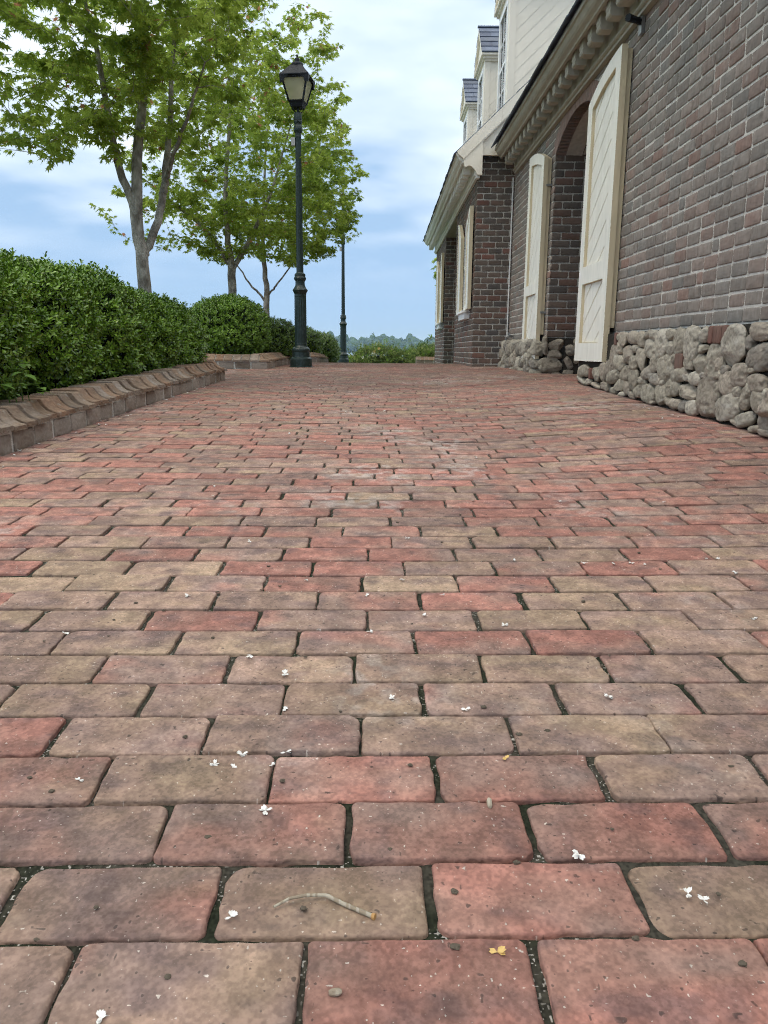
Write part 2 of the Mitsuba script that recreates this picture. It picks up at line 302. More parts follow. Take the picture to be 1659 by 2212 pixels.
def paver(b, fine):
    u0, u1, v0, v1, t, q, seed = b
    g = np.random.default_rng(seed); e = .0035 if fine else .0029
    x0, x1, y0, y1 = u0+e+g.normal(0, .0016), u1-e+g.normal(0, .0016), v0+e*.8+g.normal(0, .0010), v1-e*.8+g.normal(0, .0010)
    if fine:
        rad = np.where(g.random(4) < .14, g.uniform(.012, .022, 4), g.uniform(.004, .011, 4)); out = []
        for (cx, cy, a), r in zip(((x1, y0, -90), (x1, y1, 0), (x0, y1, 90), (x0, y0, 180)), rad):
            sx, sy = (-1 if cx == x1 else 1), (-1 if cy == y1 else 1)
            for w in np.linspace(0, 90, 5): out.append((cx+sx*r+r*math.cos(math.radians(a+w)), cy+sy*r+r*math.sin(math.radians(a+w))))
            nx = {-90: ((x1, y0), (x1, y1)), 0: ((x1, y1), (x0, y1)), 90: ((x0, y1), (x0, y0)), 180: ((x0, y0), (x1, y0))}[a]
            (ax, ay), (bx, by) = nx
            m = 9 if abs(ax-bx) > .1 else 4
            lo, hi = .12 if m == 9 else .25, .88 if m == 9 else .75
            for w in np.linspace(lo, hi, m): out.append((ax+(bx-ax)*w, ay+(by-ay)*w))
        out = np.array(out)
        ph = g.uniform(0, 50)
        k = np.stack([out[:, 0]*60+ph, out[:, 1]*60, out[:, 0]*0], -1); ctr = out.mean(0)
        wob = (meshkit.fbm(k, 3)-.5)*.0075
        dirn = out-ctr; dirn /= np.linalg.norm(dirn, axis=1, keepdims=True)
        out = out+dirn*wob[:, None]
        V, F = prism(out, (0, 0, 0), (1, 0, 0), (0, 1, 0), (0, 0, 1), .022, .0020, .0002, .06)
        nn = len(out); V[1+nn:, 2] += (meshkit.fbm(V[1+nn:]*[90, 90, 1]+ph, 2)-.5)*.0012
    else:
        V, F = prism(rr(x0, y0, x1, y1, g.uniform(.005, .01), 1, .0012, g), (0, 0, 0), (1, 0, 0), (0, 1, 0), (0, 0, 1), .018, .0035)
    c = np.array([(u0+u1)/2, (v0+v1)/2]); tl = g.normal(0, .006, 2)*(.7 if fine else .45)
    V[:, 2] += (V[:, :2]-c)@tl+g.normal(0, .0011 if fine else .0006)
    xx, yy = uv2xy(V[:, 0], V[:, 1]); V[:, 2] += gz(xx, yy); V[:, 0], V[:, 1] = xx, yy
    return V, F
lab(put('brick_pavement', grid(-4.3, 3., 300, -.4, 13.6, 560, lambda x, y: gz(x, y)-.0058+(meshkit.fbm(np.stack([x*30, y*30, x*0], -1), 2)-.5)*.006), 'joint_sand', smooth=True),
    'sloping path of worn red and brown bricks with mossy joints', 'pavement', kind='structure')
def score(b):
    x, y = uv2xy((b[0]+b[1])/2, (b[2]+b[3])/2); p = (x, y, gz(x, y))
    return -project(p)[2] if seen(p, 90) else -99
order = sorted(bricks, key=score, reverse=True)
for b in order[:300]: put('brick_pavement__brick', paver(b, True), 'paver', (b[4], b[5]), True)
rest = MB()
for i, b in enumerate(order[300:]): rest.add(paver(b, i < 300), (b[4], b[5]))
lab(rest.build('brick_pavement__paving', 'paver', True), kind='stuff')

# ================================================================ walls of bricks
COURSE, BL, J = .0714, .166, .0112
def course_bricks(region, a0, a1, z0, z1, rng, hdr=.12, bl=BL, offs=None):
    """brick outlines in (a, z) clipped to region"""
    out = []; n = int(round((z1-z0)/COURSE))
    for i in range(n):
        zb = z0+i*COURSE; a = a0-(bl*.5 if i % 2 else 0)-(offs or 0)
        while a < a1:
            w = bl*(.5 if rng.random() < hdr else 1.)
            x0, x1, y0, y1 = max(a, a0)+J*.5, min(a+w, a1)-J*.5, zb+J*.45, zb+COURSE-J*.55
            a += w
            if x1-x0 < .022: continue
            dz = rng.normal(0, .0012)
            q = sbox(x0+rng.normal(0, .0012), y0+dz, x1+rng.normal(0, .0012), y1+dz)
            if region is not None and not region.contains(q):
                q = q.intersection(region)
                if q.is_empty or q.area < .0012: continue
                if q.geom_type != 'Polygon': q = max(q.geoms, key=lambda s: s.area)
                pts = np.array(q.exterior.coords)[:-1]
            else: pts = rr(*q.bounds, rng.uniform(.004, .009), 1, .0009, rng)
            out.append((pts, rng.random()))
    return out
def lay(parent, name, mass, faces, tone, M, rng, limit=300, xf=None):
    """faces: [(outlines, o, A, B, N)]; the largest in the picture as parts, the rest as one part"""
    allb = []
    for outl, o, A, B, N in faces:
        o, A, B, N = (np.asarray(x, float) for x in (o, A, B, N))
        for pts, q in outl:
            V, F = prism(pts, o+N*rng.normal(0, .0014), A, B, N, .016, .0035)
            if xf: V = xf(V)
            c = V.mean(0); d = c-EYE; NN = xf(o+N)-xf(o) if xf else N
            face = max(0., -np.dot(d, NN)/np.linalg.norm(d))
            s = face*Polygon(pts).area/np.dot(d, d) if seen(c) else 0
            allb.append((s, V, F, (float(np.clip(tone(rng), 0, 1)), q)))
    allb.sort(key=lambda t: -t[0])
    for s, V, F, c in allb[:limit]: put(f'{parent}__{name}', (V, F), M, c, True)
    m = MB()
    for s, V, F, c in allb[limit:]: m.add((V, F), c)
    if m.n: lab(m.build(f'{parent}__{mass}', M, True), kind='stuff')

# ---------------------------------------------------------------- house 1: low wing on a fieldstone base
H1 = 'brick_house'
lab(H1, 'low brick wing on a fieldstone base with an arched doorway between tall open cream shutters', 'house')
XW = 1.72; YC, AR, AZ, SPR = 7.11, 1.48, 1.10, 2.376; Y0, Y1 = 6.36, 7.86
def arcpts(R, ya, yb, n=25): ys = np.linspace(ya, yb, n); return [(y, AZ+math.sqrt(R*R-(y-YC)**2)) for y in ys]
opening = Polygon([(Y0, 0), *arcpts(AR, Y0, Y1), (Y1, 0)])
ring = Polygon([*arcpts(AR+.15, Y0-.05, Y1+.05), *arcpts(AR, Y0, Y1)[::-1]])
ring = Polygon([(YC+(AR+.15)*math.sin(a), AZ+(AR+.15)*math.cos(a)) for a in np.linspace(-.531, .531, 41)]+[(YC+AR*math.sin(a), AZ+AR*math.cos(a)) for a in np.linspace(.531, -.531, 41)])
FX = dict(A=(0, 1, 0), B=(0, 0, 1), N=(-1, 0, 0)); FY = dict(A=(1, 0, 0), B=(0, 0, 1), N=(0, -1, 0))
wallpoly = sbox(-.5, .655, 10.09, 2.95).difference(opening.buffer(.009))
W = f'{H1}__wall'
m = MB().add(extr(wallpoly, (XW+.0055, 0, 0), **FX, d=.25), (.5, .5))
m.add(bxm((XW+.25, Y1+.0075, .1), (3.2, 10.09, 2.95)), (.2, .5)).add(bxm((XW+.25, -.5, .1), (3.2, Y0-.0075, 2.95)), (.2, .5))
m.build(W, 'mortar')
put(f'{H1}__doorway', bxm((2.9, Y0-.1, .1), (2.95, Y1+.1, 2.8)), 'hollow_shade')
rng = np.random.default_rng(21)
reg = sbox(-.5, .686, 10.085, 2.95).difference(opening.union(ring.buffer(.004)))
f1 = course_bricks(reg, .2, 10.085, .688, 2.80, rng, .10)
jr = sbox(XW, .686, 2.9, 2.42)
f2 = course_bricks(jr, XW, 2.9, .688, 2.42, rng, .08, .19)
lay(f'{H1}__doorway', 'jamb_brick', 'jamb_brickwork', [(f2, (0, Y1, 0), *FY.values())], lambda g: g.uniform(.2, .9), 'dark_wall_brick', rng)  # darker brick than the front wall: doorway shade put into the colour
lay(W, 'brick', 'brickwork', [(f1, (XW, 0, 0), *FX.values())], lambda g: g.choice([.18, .42, .68, .9], p=[.08, .30, .47, .15])+g.normal(0, .07), 'wall_brick', rng)
# arch ring of upright red bricks, vault behind it
D = f'{H1}__doorway'
na = 34; ang = np.linspace(-.528, .528, na+1)
for i in range(na):
    a, b = ang[i]+.0028, ang[i+1]-.0028
    pts = [(YC+r*math.sin(t), AZ+r*math.cos(t)) for r, t in ((AR+.002, a), (AR+.002, b), (AR+.148, b), (AR+.148, a))]
    put(f'{D}__arch_brick', prism(pts, (XW-.003, 0, 0), **FX, depth=.1, bev=.003), 'wall_brick', (rng.uniform(0, .16), .6+rng.random()*.4), True)
vm = MB(); vang = np.linspace(-.54, .54, 22)
for i in range(21):
    a, b = vang[i]+.004, vang[i+1]-.004; R = AR+.012+rng.normal(0, .002)
    for x0 in np.arange(XW+.11, 2.9, .2):
        xa, xb = x0, min(x0+.19, 2.9)
        q = [(R, a), (R, b), (R+.05, b), (R+.05, a)]
        v = np.array([(x, YC+r*math.sin(t), AZ+r*math.cos(t)) for x in (xa, xb) for r, t in q])
        f = [[0, 1, 5, 4], [1, 2, 6, 5], [2, 3, 7, 6], [3, 0, 4, 7], [0, 3, 2, 1], [4, 5, 6, 7]]
        vm.add((v, f), (rng.uniform(.75, 1.), rng.random()*.5))  # darkest tones only: deep shade under the vault painted into the bricks
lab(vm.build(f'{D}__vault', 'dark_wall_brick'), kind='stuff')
put(f'{D}__arch_joint', (np.array([(x, YC+(AR+.006)*math.sin(t), AZ+(AR+.006)*math.cos(t)) for t in np.linspace(-.52, .52, 30) for x in (XW+.262, XW+.285)]), np.array([[2*i, 2*i+1, 2*i+3, 2*i+2] for i in range(29)])), 'mortar', (.2, .5))
put(f'{D}__added_fill', bxm((XW+.251, Y0-.0, 2.64), (3.2, Y1, 2.94)), 'hollow_shade')  # unseen solid block added over the vault to keep the doorway dark
vp = MB()
for i in range(40):
    a, b = -.56+1.12*i/40, -.56+1.12*(i+1)/40
    v = np.array([(x, YC+(AR+.03)*math.sin(t), AZ+(AR+.03)*math.cos(t)) for x in (XW+.1, 2.92) for t in (a, b)]); vp.add((v, [[0, 1, 3, 2]]), (.2, .5))
vp.build(f'{D}__vault_mortar', 'stone_mortar')
# foundation
FD = f'{H1}__foundation'
m = MB().add(bxm((1.668, -.5, -.1), (1.9, Y0, .678)), (0, 0)).add(bxm((1.735, Y1, -.1), (1.9, 10.1, .685)), (0, 0)).add(bxm((1.9, Y1-.02, -.1), (3., Y1+.1, .684)), (0, 0))
m.build(FD, 'stone_mortar')
ico3 = trimesh.creation.icosphere(3); S3 = np.array(ico3.vertices); F3 = np.array(ico3.faces)
def stone(c, r, rng, ang=False):
    """rounded or broken fieldstone: centre, half sizes"""
    p = rng.uniform(2.3, 3.1); d = S3/(np.abs(S3)**p).sum(1, keepdims=True)**(1/p)
    o = rng.uniform(0, 90, 3)
    d = d*(1+.30*(meshkit.fbm(S3*1.3+o, 2)-.5)+.13*(meshkit.fbm(S3*3.6+o, 3)-.5))[:, None]
    if ang:
        for _ in range(rng.integers(4, 8)):
            n = rng.normal(size=3); n /= np.linalg.norm(n); h = rng.uniform(.62, .88)
            e = np.maximum(d@n-h, 0); d = d-e[:, None]*n*.92
        d = d*(1+.09*(meshkit.fbm(S3*7+o, 2)-.5))[:, None]
    a = rng.uniform(-.25, .25); d = d*r; R = np.array([[1, 0, 0], [0, math.cos(a), -math.sin(a)], [0, math.sin(a), math.cos(a)]])
    return d@R.T+c, F3
STONES = [(510,275,75,110,1),(583,262,80,100,0),(650,275,60,120,0),(700,240,70,60,1),(745,245,80,80,1),(808,305,100,215,0),(890,240,80,90,1),(880,345,60,110,0),(950,295,90,210,0),(1045,305,115,260,0),(1135,235,75,130,1),(1130,350,65,70,1),(1390,330,220,350,1),(1585,210,170,140,0),(1580,420,200,220,0),
 (435,415,60,190,0),(480,340,40,100,0),(470,455,80,120,0),(540,400,80,140,1),(600,350,65,60,0),(585,460,60,110,0),(645,435,75,180,1),(720,350,90,150,0),(755,460,70,150,0),(840,500,125,210,0),(945,555,135,110,0),(690,535,90,115,1),(585,595,70,165,0),(520,550,80,120,0),(425,570,100,100,0),(480,635,85,100,1),(540,660,50,100,0),(760,590,100,85,0),(1025,470,75,95,1),(1120,470,130,160,1),(1225,450,130,280,1),(910,430,34,90,0),(1070,585,90,110,0),(1330,625,120,190,0),(1430,560,150,180,0),(1560,620,140,140,0),(1170,735,180,330,1),(1330,815,200,220,1),(1595,790,190,180,1),(1410,690,60,90,0),(1475,740,60,190,0),(1460,910,150,110,0),(1640,920,130,170,0),
 (640,680,80,110,0),(700,700,120,150,1),(805,710,100,190,1),(870,660,50,150,0),(915,660,60,120,0),(1000,690,150,130,1),(900,785,105,90,1),(985,800,80,90,0),(1045,815,90,120,0),(570,715,50,45,0),(495,710,50,40,0),(430,680,45,60,0),(735,775,30,30,0),(180,525,60,90,0),(215,530,30,80,0),(300,550,70,140,1),(345,530,50,140,0),(395,500,60,130,0),(180,600,65,40,0),(230,610,40,50,0),(290,640,70,30,0),(350,640,40,60,0),(375,655,30,60,0),(480,262,40,60,1),(655,600,55,60,0),(1010,575,40,60,0),(1290,560,60,90,0),(1530,520,60,50,0),(615,690,50,70,0),(1250,690,40,150,0),(860,765,45,60,0),(1185,520,50,90,1),(1510,300,50,120,0),(1490,520,50,90,0),(1505,660,50,100,0),(1645,700,60,80,0),(1390,570,50,90,0),(1262,470,40,110,0),(1310,520,50,80,0),(1000,560,36,60,0),(820,620,40,60,0),(1140,560,40,50,0),(1545,985,90,60,0),(1630,1015,120,60,0),(1395,935,80,40,0)]
def face_point(cx, cy, X):
    dx, dy = 1206.9+.2725*cx-829.5, 658.3+.2725*cy-1106
    d = FW+dx/1661*RT-dy/1661*UP; return EYE+d*(X-EYE[0])/d[0]
rng = np.random.default_rng(33)
for cx, cy, w, h, a in STONES:
    c = face_point(cx, cy, 1.64); l = face_point(cx-w/2, cy, 1.64); r_ = face_point(cx+w/2, cy, 1.64); t = face_point(cx, cy-h/2, 1.64); b = face_point(cx, cy+h/2, 1.64)
    ry, rz = abs(l[1]-r_[1])/2*.99, abs(t[2]-b[2])/2*1.06; rx = float(np.clip(.26*ry, .022, .05))
    put(f'{FD}__stone', stone(c+[rx*.45, 0, 0], np.array([rx, ry, rz]), rng, bool(a)), 'fieldstone', (rng.choice([.1, .3, .45, .62, .85], p=[.22, .24, .2, .22, .12]), rng.random()), True)
for y in (1.0, 1.5, 2.0, 2.5, 3.0):                      # nearer than the frame
    for z in np.arange(.22, .7, .16): put(f'{FD}__stone', stone((1.66, y+rng.uniform(-.1, .1), z), np.array([.08, rng.uniform(.13, .24), .085]), rng, rng.random() < .4), 'fieldstone', (rng.uniform(.1, .7), rng.random()), True)
y = 7.92
while y < 10.08:
    zt = .68; wy = rng.uniform(.11, .2)
    while zt > .27:
        hz = rng.uniform(.08, .2); hz = min(hz, zt-.24)
        if hz < .05: break
        put(f'{FD}__stone', stone((1.67, y+wy/2, zt-hz/2), np.array([.075, wy/2*1.08, hz/2*1.06]), rng, rng.random() < .35), 'fieldstone', (rng.choice([.1, .3, .5, .85]), rng.random()), True); zt -= hz
    y += wy
for (x, z, w, h) in ((320,1900,62,150),(425,1900,132,104),(410,1985,132,66),(540,1945,112,90),(370,2078,190,124),(525,2055,92,104),(305,2162,90,28),(410,2160,70,42),(515,2145,112,56),(590,1900,60,110),(600,2010,60,110),(650,1940,60,90),(640,2060,70,90)):
    dx, dy = 1097.2+.2479*x-829.5, 274.3+.2479*z-1106; d = FW+dx/1661*RT-dy/1661*UP; p = EYE+d*Y1/d[1]; k = .2479*Y1/1661
    put(f'{FD}__stone', stone((p[0], Y1-.0, p[2]), np.array([w*k/2*1.08, .05, h*k/2*1.08]), rng, True), 'fieldstone', (rng.choice([.25, .5, .8]), rng.random()*.5), True)
for cx, cy, n in ((1212, 238, 1), (1242, 236, 1), (1275, 236, 1), (1312, 234, 1), (452, 270, 1), (955, 450, 2), (248, 545, 1)):   # stray bricks among the stones
    c = face_point(cx, cy, 1.64); w = .046 if n == 1 else .1; hb = .042
    put(f'{FD}__brick', prism(rr(c[1]-w/2, c[2]-hb, c[1]+w/2, c[2]+hb, .008), (1.632+rng.normal(0, .004), 0, 0), **FX, depth=.06, bev=.004), 'dark_wall_brick', (rng.uniform(0, .2), .5+.5*rng.random()), True)

# shutters
def shutter(parent, yh, yf, zb, th, tf, X, ang, rng, stile=.115, rail_lo=.138, mid=None, back=.075, planks=True, sag=None, tone=1., backz=None, rt=.1):
    """yh hinge edge, yf free edge; top rises from th at the hinge to tf at the free edge"""
    k = key(f'{parent}__shutter'); w = abs(yf-yh); sg = 1 if yf > yh else -1
    top = lambda s: th+(tf-th)*(1-(1-s)**2)
    ss = np.linspace(0, 1, 13)
    out = Polygon([(yh, zb), *[(yh+sg*w*s, top(s)) for s in ss], (yf, zb)])
    fr = out
    inn = lambda z0, z1: Polygon([(yh+sg*stile, z0), *[(yh+sg*(stile+(w-2*stile)*s), (top((stile+(w-2*stile)*s)/w)-rt) if z1 is None else z1) for s in ss], (yf-sg*stile, z0)])
    wins = [inn(zb+rail_lo, mid[0]), inn(mid[1], None)]
    for q in wins: fr = fr.difference(q)
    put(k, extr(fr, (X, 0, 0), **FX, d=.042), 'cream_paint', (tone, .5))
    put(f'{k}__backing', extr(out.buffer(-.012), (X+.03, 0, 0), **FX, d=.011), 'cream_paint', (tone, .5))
    pw = .15
    for q in wins:
        cx, cy = q.centroid.x, q.centroid.y; ca, sa = math.cos(ang), math.sin(ang); L = 3.
        for i in range(-16, 17):
            o = np.array([cx, cy])+np.array([-sa, ca])*i*pw
            st = Polygon([o+np.array([ca, sa])*L*s+np.array([-sa, ca])*(e*pw*.485) for s, e in ((-1, -1), (1, -1), (1, 1), (-1, 1))]).intersection(q.buffer(-.0015))
            if st.is_empty or st.area < 4e-4: continue
            if st.geom_type != 'Polygon': st = max(st.geoms, key=lambda t: t.area)
            pts = np.array(st.exterior.coords)[:-1]
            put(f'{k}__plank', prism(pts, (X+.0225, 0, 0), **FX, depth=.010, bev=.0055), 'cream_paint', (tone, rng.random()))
    bz = backz or zb+.05
    bo = out.intersection(sbox(-99, bz, 99, 9)).buffer(-.02)
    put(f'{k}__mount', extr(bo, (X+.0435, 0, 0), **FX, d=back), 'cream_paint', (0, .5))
    for hz in (zb+.45, zb+1.65): put(f'{k}__hinge', bxm((X+.030, yh-sg*.004, hz), (1.722, yh+sg*.02, hz+.02)), 'steel')
    return k
rng = np.random.default_rng(44)
k = shutter(H1, 6.38, 5.605, .481, 2.396, 2.553, 1.634, math.radians(-33), rng, mid=(1.067, 1.197), back=.036, backz=.70)
lab(k, 'tall cream shutter with diagonal boards and an arched top on the near side of the doorway')
k = shutter(H1, 7.95, 8.70, .476, 2.396, 2.543, 1.634, math.radians(-50), rng, mid=(1.129, 1.233), back=.036, backz=.70)
lab(k, 'cream shutter with diagonal boards on the far side of the doorway')

# eaves: frieze, soffit, crown, modillions, roof
def profile(name, pts, y0, y1, M, c=(0, .5), xf=None, smooth=False):
    v = np.array([(x, y, z) for y in (y0, y1) for x, z in pts]); n = len(pts); i = np.arange(n); j = (i+1) % n
    f = np.vstack([np.stack([i, j, j+n, i+n], 1)])
    tri = trimesh.creation.triangulate_polygon(Polygon(pts), engine='earcut')[1]
    mb = MB().add((xf(v) if xf else v, f), c); 
    tv, tf = trimesh.creation.triangulate_polygon(Polygon(pts), engine='earcut')
    for yy in (y0, y1):
        q = np.stack([tv[:, 0], np.full(len(tv), yy), tv[:, 1]], 1); mb.add((xf(q) if xf else q, tf), c)
    return mb.build(name, M)
def eaves(house, dX, dz, y0, y1, ys, xf=None, seed=1, M='trim_paint'):
    """dX, dz shift the first house's section"""
    P = lambda pts: [(x+dX, z+dz) for x, z in pts]
    g = np.random.default_rng(seed)
    C = profile(f'{house}__cornice', P([(1.68, 2.845), (1.68, 2.72), (1.672, 2.712), (1.664, 2.70), (1.664, 2.688), (1.672, 2.68), (1.684, 2.676), (1.684, 2.655), (1.735, 2.655), (1.735, 2.845)]), y0, y1, M, xf=xf)
    profile(f'{C}__soffit', P([(1.50, 2.845), (1.74, 2.8455), (1.74, 2.87), (1.50, 2.87)]), y0, y1, M, xf=xf)
    profile(f'{C}__crown', P([(1.535, 2.8448), (1.532, 2.826), (1.512, 2.826), (1.508, 2.838), (1.498, 2.846), (1.482, 2.856), (1.468, 2.872), (1.458, 2.892), (1.452, 2.905), (1.438, 2.908), (1.436, 2.935), (1.56, 2.935), (1.56, 2.8448)]), y0, y1, M, xf=xf)
    for yc in ys:
        pts = P([(1.64, 2.8445), (1.64, 2.733), (1.565, 2.733), (1.552, 2.742), (1.546, 2.758), (1.552, 2.775), (1.546, 2.79), (1.55, 2.8445)])
        profile(f'{C}__modillion', pts, yc-.05, yc+.05, M, xf=xf)
YS = [6.37+.2268*i for i in range(-12, 16)]
eaves(H1, 0, 0, .3, 9.93, YS)
def roof(house, x0, z0, slope, xr, y0, y1, xf=None, seed=3):
    """slated roof from the eave (x0, z0) to the ridge at xr; eave course as parts"""
    g = np.random.default_rng(seed); zr = z0+slope*(xr-x0); Rf = f'{house}__roof'; n = np.array([-slope, 0, 1.]); n /= np.linalg.norm(n)
    profile(Rf, [(x0+.03, z0-.012+.03*slope), (xr, zr-.012), (xr+(xr-x0), z0-.012), (xr+(xr-x0), z0-.03), (xr, zr-.03), (x0+.03, z0-.022+.01*slope)], y0, y1, 'slate', (.5, .5), xf=xf)
    m = MB(); Ls = math.hypot(xr-x0, zr-z0); u = np.array([xr-x0, 0, zr-z0])/Ls; r = 0; s = -.02
    while s < Ls-.1:
        y = y0-(.11 if r % 2 else 0); 
        while y < y1:
            w = .22+g.uniform(-.03, .03); a, b = max(y, y0)+.003, min(y+w, y1)-.003; y += w
            if b-a < .03: continue
            o = np.array([x0, 0, z0])+u*(s+g.normal(0, .006))+n*.004
            lift = n*(.010+g.uniform(0, .004))
            v = np.array([o+[0, a, 0], o+[0, b, 0], o+u*.4+[0, b, 0], o+u*.4+[0, a, 0]]); v2 = v.copy(); v2[:2] += lift; v2[2:] += n*.004
            vv = np.vstack([v, v2]); vv = xf(vv) if xf else vv
            f = [[4, 5, 6, 7], [0, 4, 7, 3], [1, 2, 6, 5], [0, 1, 5, 4], [0, 3, 2, 1]]
            if r == 0: put(f'{Rf}__slate', (vv, f), 'slate', (g.random(), g.random()))
            else: m.add((vv, f), (g.random(), g.random()))
        s += .2; r += 1
    lab(m.build(f'{Rf}__slating', 'slate'), kind='stuff')
roof(H1, 1.415, 2.95, .9, 5., .3, 9.93)
put(f'{H1}__caulk_line', tube([(1.70, 10.075, .66), (1.70, 10.075, 2.64)], .009, 6), 'white_paint')

# fixtures on the first house
t = lab(key('wall_bracket'), 'small steel bracket with a dark stub on the brick wall above the near shutter', 'bracket')
put(f'{t}__plate', bxm((1.695, 5.42, 2.55), (1.716, 5.48, 2.70)), 'steel')
put(f'{t}__stub', tube([(1.70, 5.45, 2.625), (1.66, 5.42, 2.622), (1.59, 5.37, 2.618)], [.022, .02, .023], 10), 'black_metal', smooth=False)
t = lab(key('outdoor_tap'), 'small metal hose tap just above the fieldstone near the inner corner', 'tap')
put(f'{t}__spout', tube([(1.715, 9.72, .735), (1.66, 9.70, .735), (1.635, 9.69, .715), (1.63, 9.69, .69)], [.014, .015, .014, .017], 8), 'steel')
put(f'{t}__handle', tube([(1.66, 9.67, .77), (1.66, 9.73, .77)], .012, 8), 'steel')
put(f'{t}__stem', tube([(1.66, 9.70, .735), (1.66, 9.70, .77)], .006, 6), 'steel')

# ---------------------------------------------------------------- house 2: gabled wing with dormers
H2 = 'gabled_brick_house'
lab(H2, 'brick house with a cream gable, slate roofed dormers and narrow white shutters', 'house')
A2 = -.012
def x2(v):
    v = np.asarray(v, float); c = np.array([1.26, 10.1, 0]); w = v-c; ca, sa = math.cos(A2), math.sin(A2)
    return np.stack([w[..., 0]*ca-w[..., 1]*sa, w[..., 0]*sa+w[..., 1]*ca, w[..., 2]], -1)+c
R0, R1 = 12.77, 14.93; YE = 17.5
plan = Polygon([(1.2675, 10.1075), (1.2675, R0), (2.3, R0), (2.3, R1+.0075), (1.2675, R1+.0075), (1.2675, YE), (7.2, YE), (7.2, 10.1075)])
mm = trimesh.creation.extrude_polygon(plan, 2.85, engine='earcut')
W2 = f'{H2}__wall'
put(W2, (x2(np.array(mm.vertices)), np.array(mm.faces)), 'mortar', (.3, .5))
rng = np.random.default_rng(52)
win = [(10.64, 11.36), (15.40, 16.04)]; WR = .40
def warch(a, b, z, e=0.):
    yc = (a+b)/2; h = (b-a)/2; return Polygon([(a-e, 1.09), *[(yc+(h+e)*math.sin(t), z+(.26+e)*math.cos(t)) for t in np.linspace(-PI/2, PI/2, 21)], (b+e, 1.09)])
holes = [warch(a, b, 2.06) for a, b in win]
reg = sbox(10.1, .15, R0, 2.80).union(sbox(R1, .15, YE, 2.80))
for a, b in win: reg = reg.difference(warch(a, b, 2.06, .115))
fa = course_bricks(reg, 10.1, R0, .318, 2.82, rng, .12); fb = course_bricks(reg, R1, YE, .247, 2.82, rng, .12)
pf = []
for i in range(36):
    zb = .318+i*COURSE
    xs = [1.26, 1.26+.082] if i % 2 else [1.26]
    a = 1.26+(.083 if i % 2 else .0)
    if i % 2: pf.append((rr(1.26+J*.4, zb+J*.45, a-J*.4, zb+COURSE-J*.55, .007, 1, .001, rng), -rng.random()))
    while a < 1.78:
        q = min(a+BL+.004, 1.80); x0, x1 = a+J*.5, q-J*.5; a = q
        if x1-x0 < .03: continue
        dz = rng.normal(0, .0012)
        pf.append((rr(x0, zb+J*.45+dz, x1, zb+COURSE-J*.55+dz, rng.uniform(.005, .011), 1, .0015, rng), rng.random()))
pf = [(p, abs(q)) for p, q in pf]
rb = course_bricks(None, 1.26, 2.3, .247, 2.82, rng, .15)
lay(W2, 'brick', 'brickwork', [(fa, (1.26, 0, 0), *FX.values()), (fb, (1.26, 0, 0), *FX.values()), (pf, (0, 10.1, 0), *FY.values()), (rb, (0, R1, 0), *FY.values())],
    lambda g: g.choice([.12, .35, .62, .72, .92], p=[.10, .16, .38, .27, .09])+g.normal(0, .06), 'dark_wall_brick', rng, 300, x2)
put(f'{H2}__porch_ceiling', (x2(bxm((1.24, R0-.03, 2.60), (2.3, R1+.03, 2.83))[0]), bxm((1.24, R0-.03, 2.60), (2.3, R1+.03, 2.83))[1]), 'trim_paint')
put(f'{H2}__porch', x2v if False else (x2(bxm((2.29, R0, .1), (2.30, R1, 2.8))[0]), bxm((2.29, R0, .1), (2.30, R1, 2.8))[1]), 'hollow_shade')
eaves(H2, -.455, -.036, 10.0, 17.62, [10.25+.2268*i for i in range(0, 33)], x2, 2, 'skylit_trim')
def x2m(vf): return x2(vf[0]), vf[1]
for wi, (a, b) in enumerate(win):
    k = key(f'{H2}__window')
    hp = warch(a, b, 2.06); put(k, x2m(extr(hp.difference(hp.buffer(-.05)), (1.252, 0, 0), **FX, d=.03)), 'white_paint')
    put(f'{k}__pane', x2m(extr(hp.buffer(-.05), (1.262, 0, 0), **FX, d=.01)), 'window_glass')
    put(f'{k}__sash_bar', x2m(bxm((1.250, (a+b)/2-.012, 1.12), (1.262, (a+b)/2+.012, 2.30))), 'white_paint')
    put(f'{k}__sash_bar', x2m(bxm((1.249, a+.05, 1.66), (1.262, b-.05, 1.70))), 'white_paint')
    put(f'{k}__sill', x2m(bxm((1.16, a-.13, 1.052), (1.27, b+.0, 1.078))), 'white_paint')
    put(f'{k}__sill', x2m(bxm((1.19, a-.11, .972), (1.27, b-.03, 1.047))), 'white_paint')
    yc = (a+b)/2; h = (b-a)/2; n = 20
    for i in range(n):
        t0, t1 = -PI/2+PI*i/n+.02, -PI/2+PI*(i+1)/n-.02
        pts = [(yc+(h+e)*math.sin(t), 2.06+(.26+e)*math.cos(t)) for e, t in ((.003, t0), (.003, t1), (.112, t1), (.112, t0))]
        put(f'{k}__arch_brick', x2m(prism(pts, (1.257, 0, 0), **FX, depth=.02, bev=.003)), 'wall_brick', (rng.uniform(0, .14), rng.random()), True)
    for yh, yf in ((a+.0, a-.40), (b-.02, b+.44)):
        s = key(f'{H2}__shutter'); w = abs(yf-yh); sg = 1 if yf > yh else -1
        top = [(yh+sg*w*q, 2.10+.24*math.sin(q*PI/2)) for q in np.linspace(0, 1, 9)]
        out = Polygon([(yh, 1.085), *top, (yf, 1.085)]); inn = out.buffer(-.06)
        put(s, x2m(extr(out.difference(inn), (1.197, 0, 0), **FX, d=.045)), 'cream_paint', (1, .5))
        put(f'{s}__panel', x2m(extr(inn.buffer(.001), (1.206, 0, 0), **FX, d=.03)), 'white_paint', (1, .5))
    for s in [q for q in list(scene) if q.startswith(f'{H2}__shutter') and q.count('__') == 1]: pass
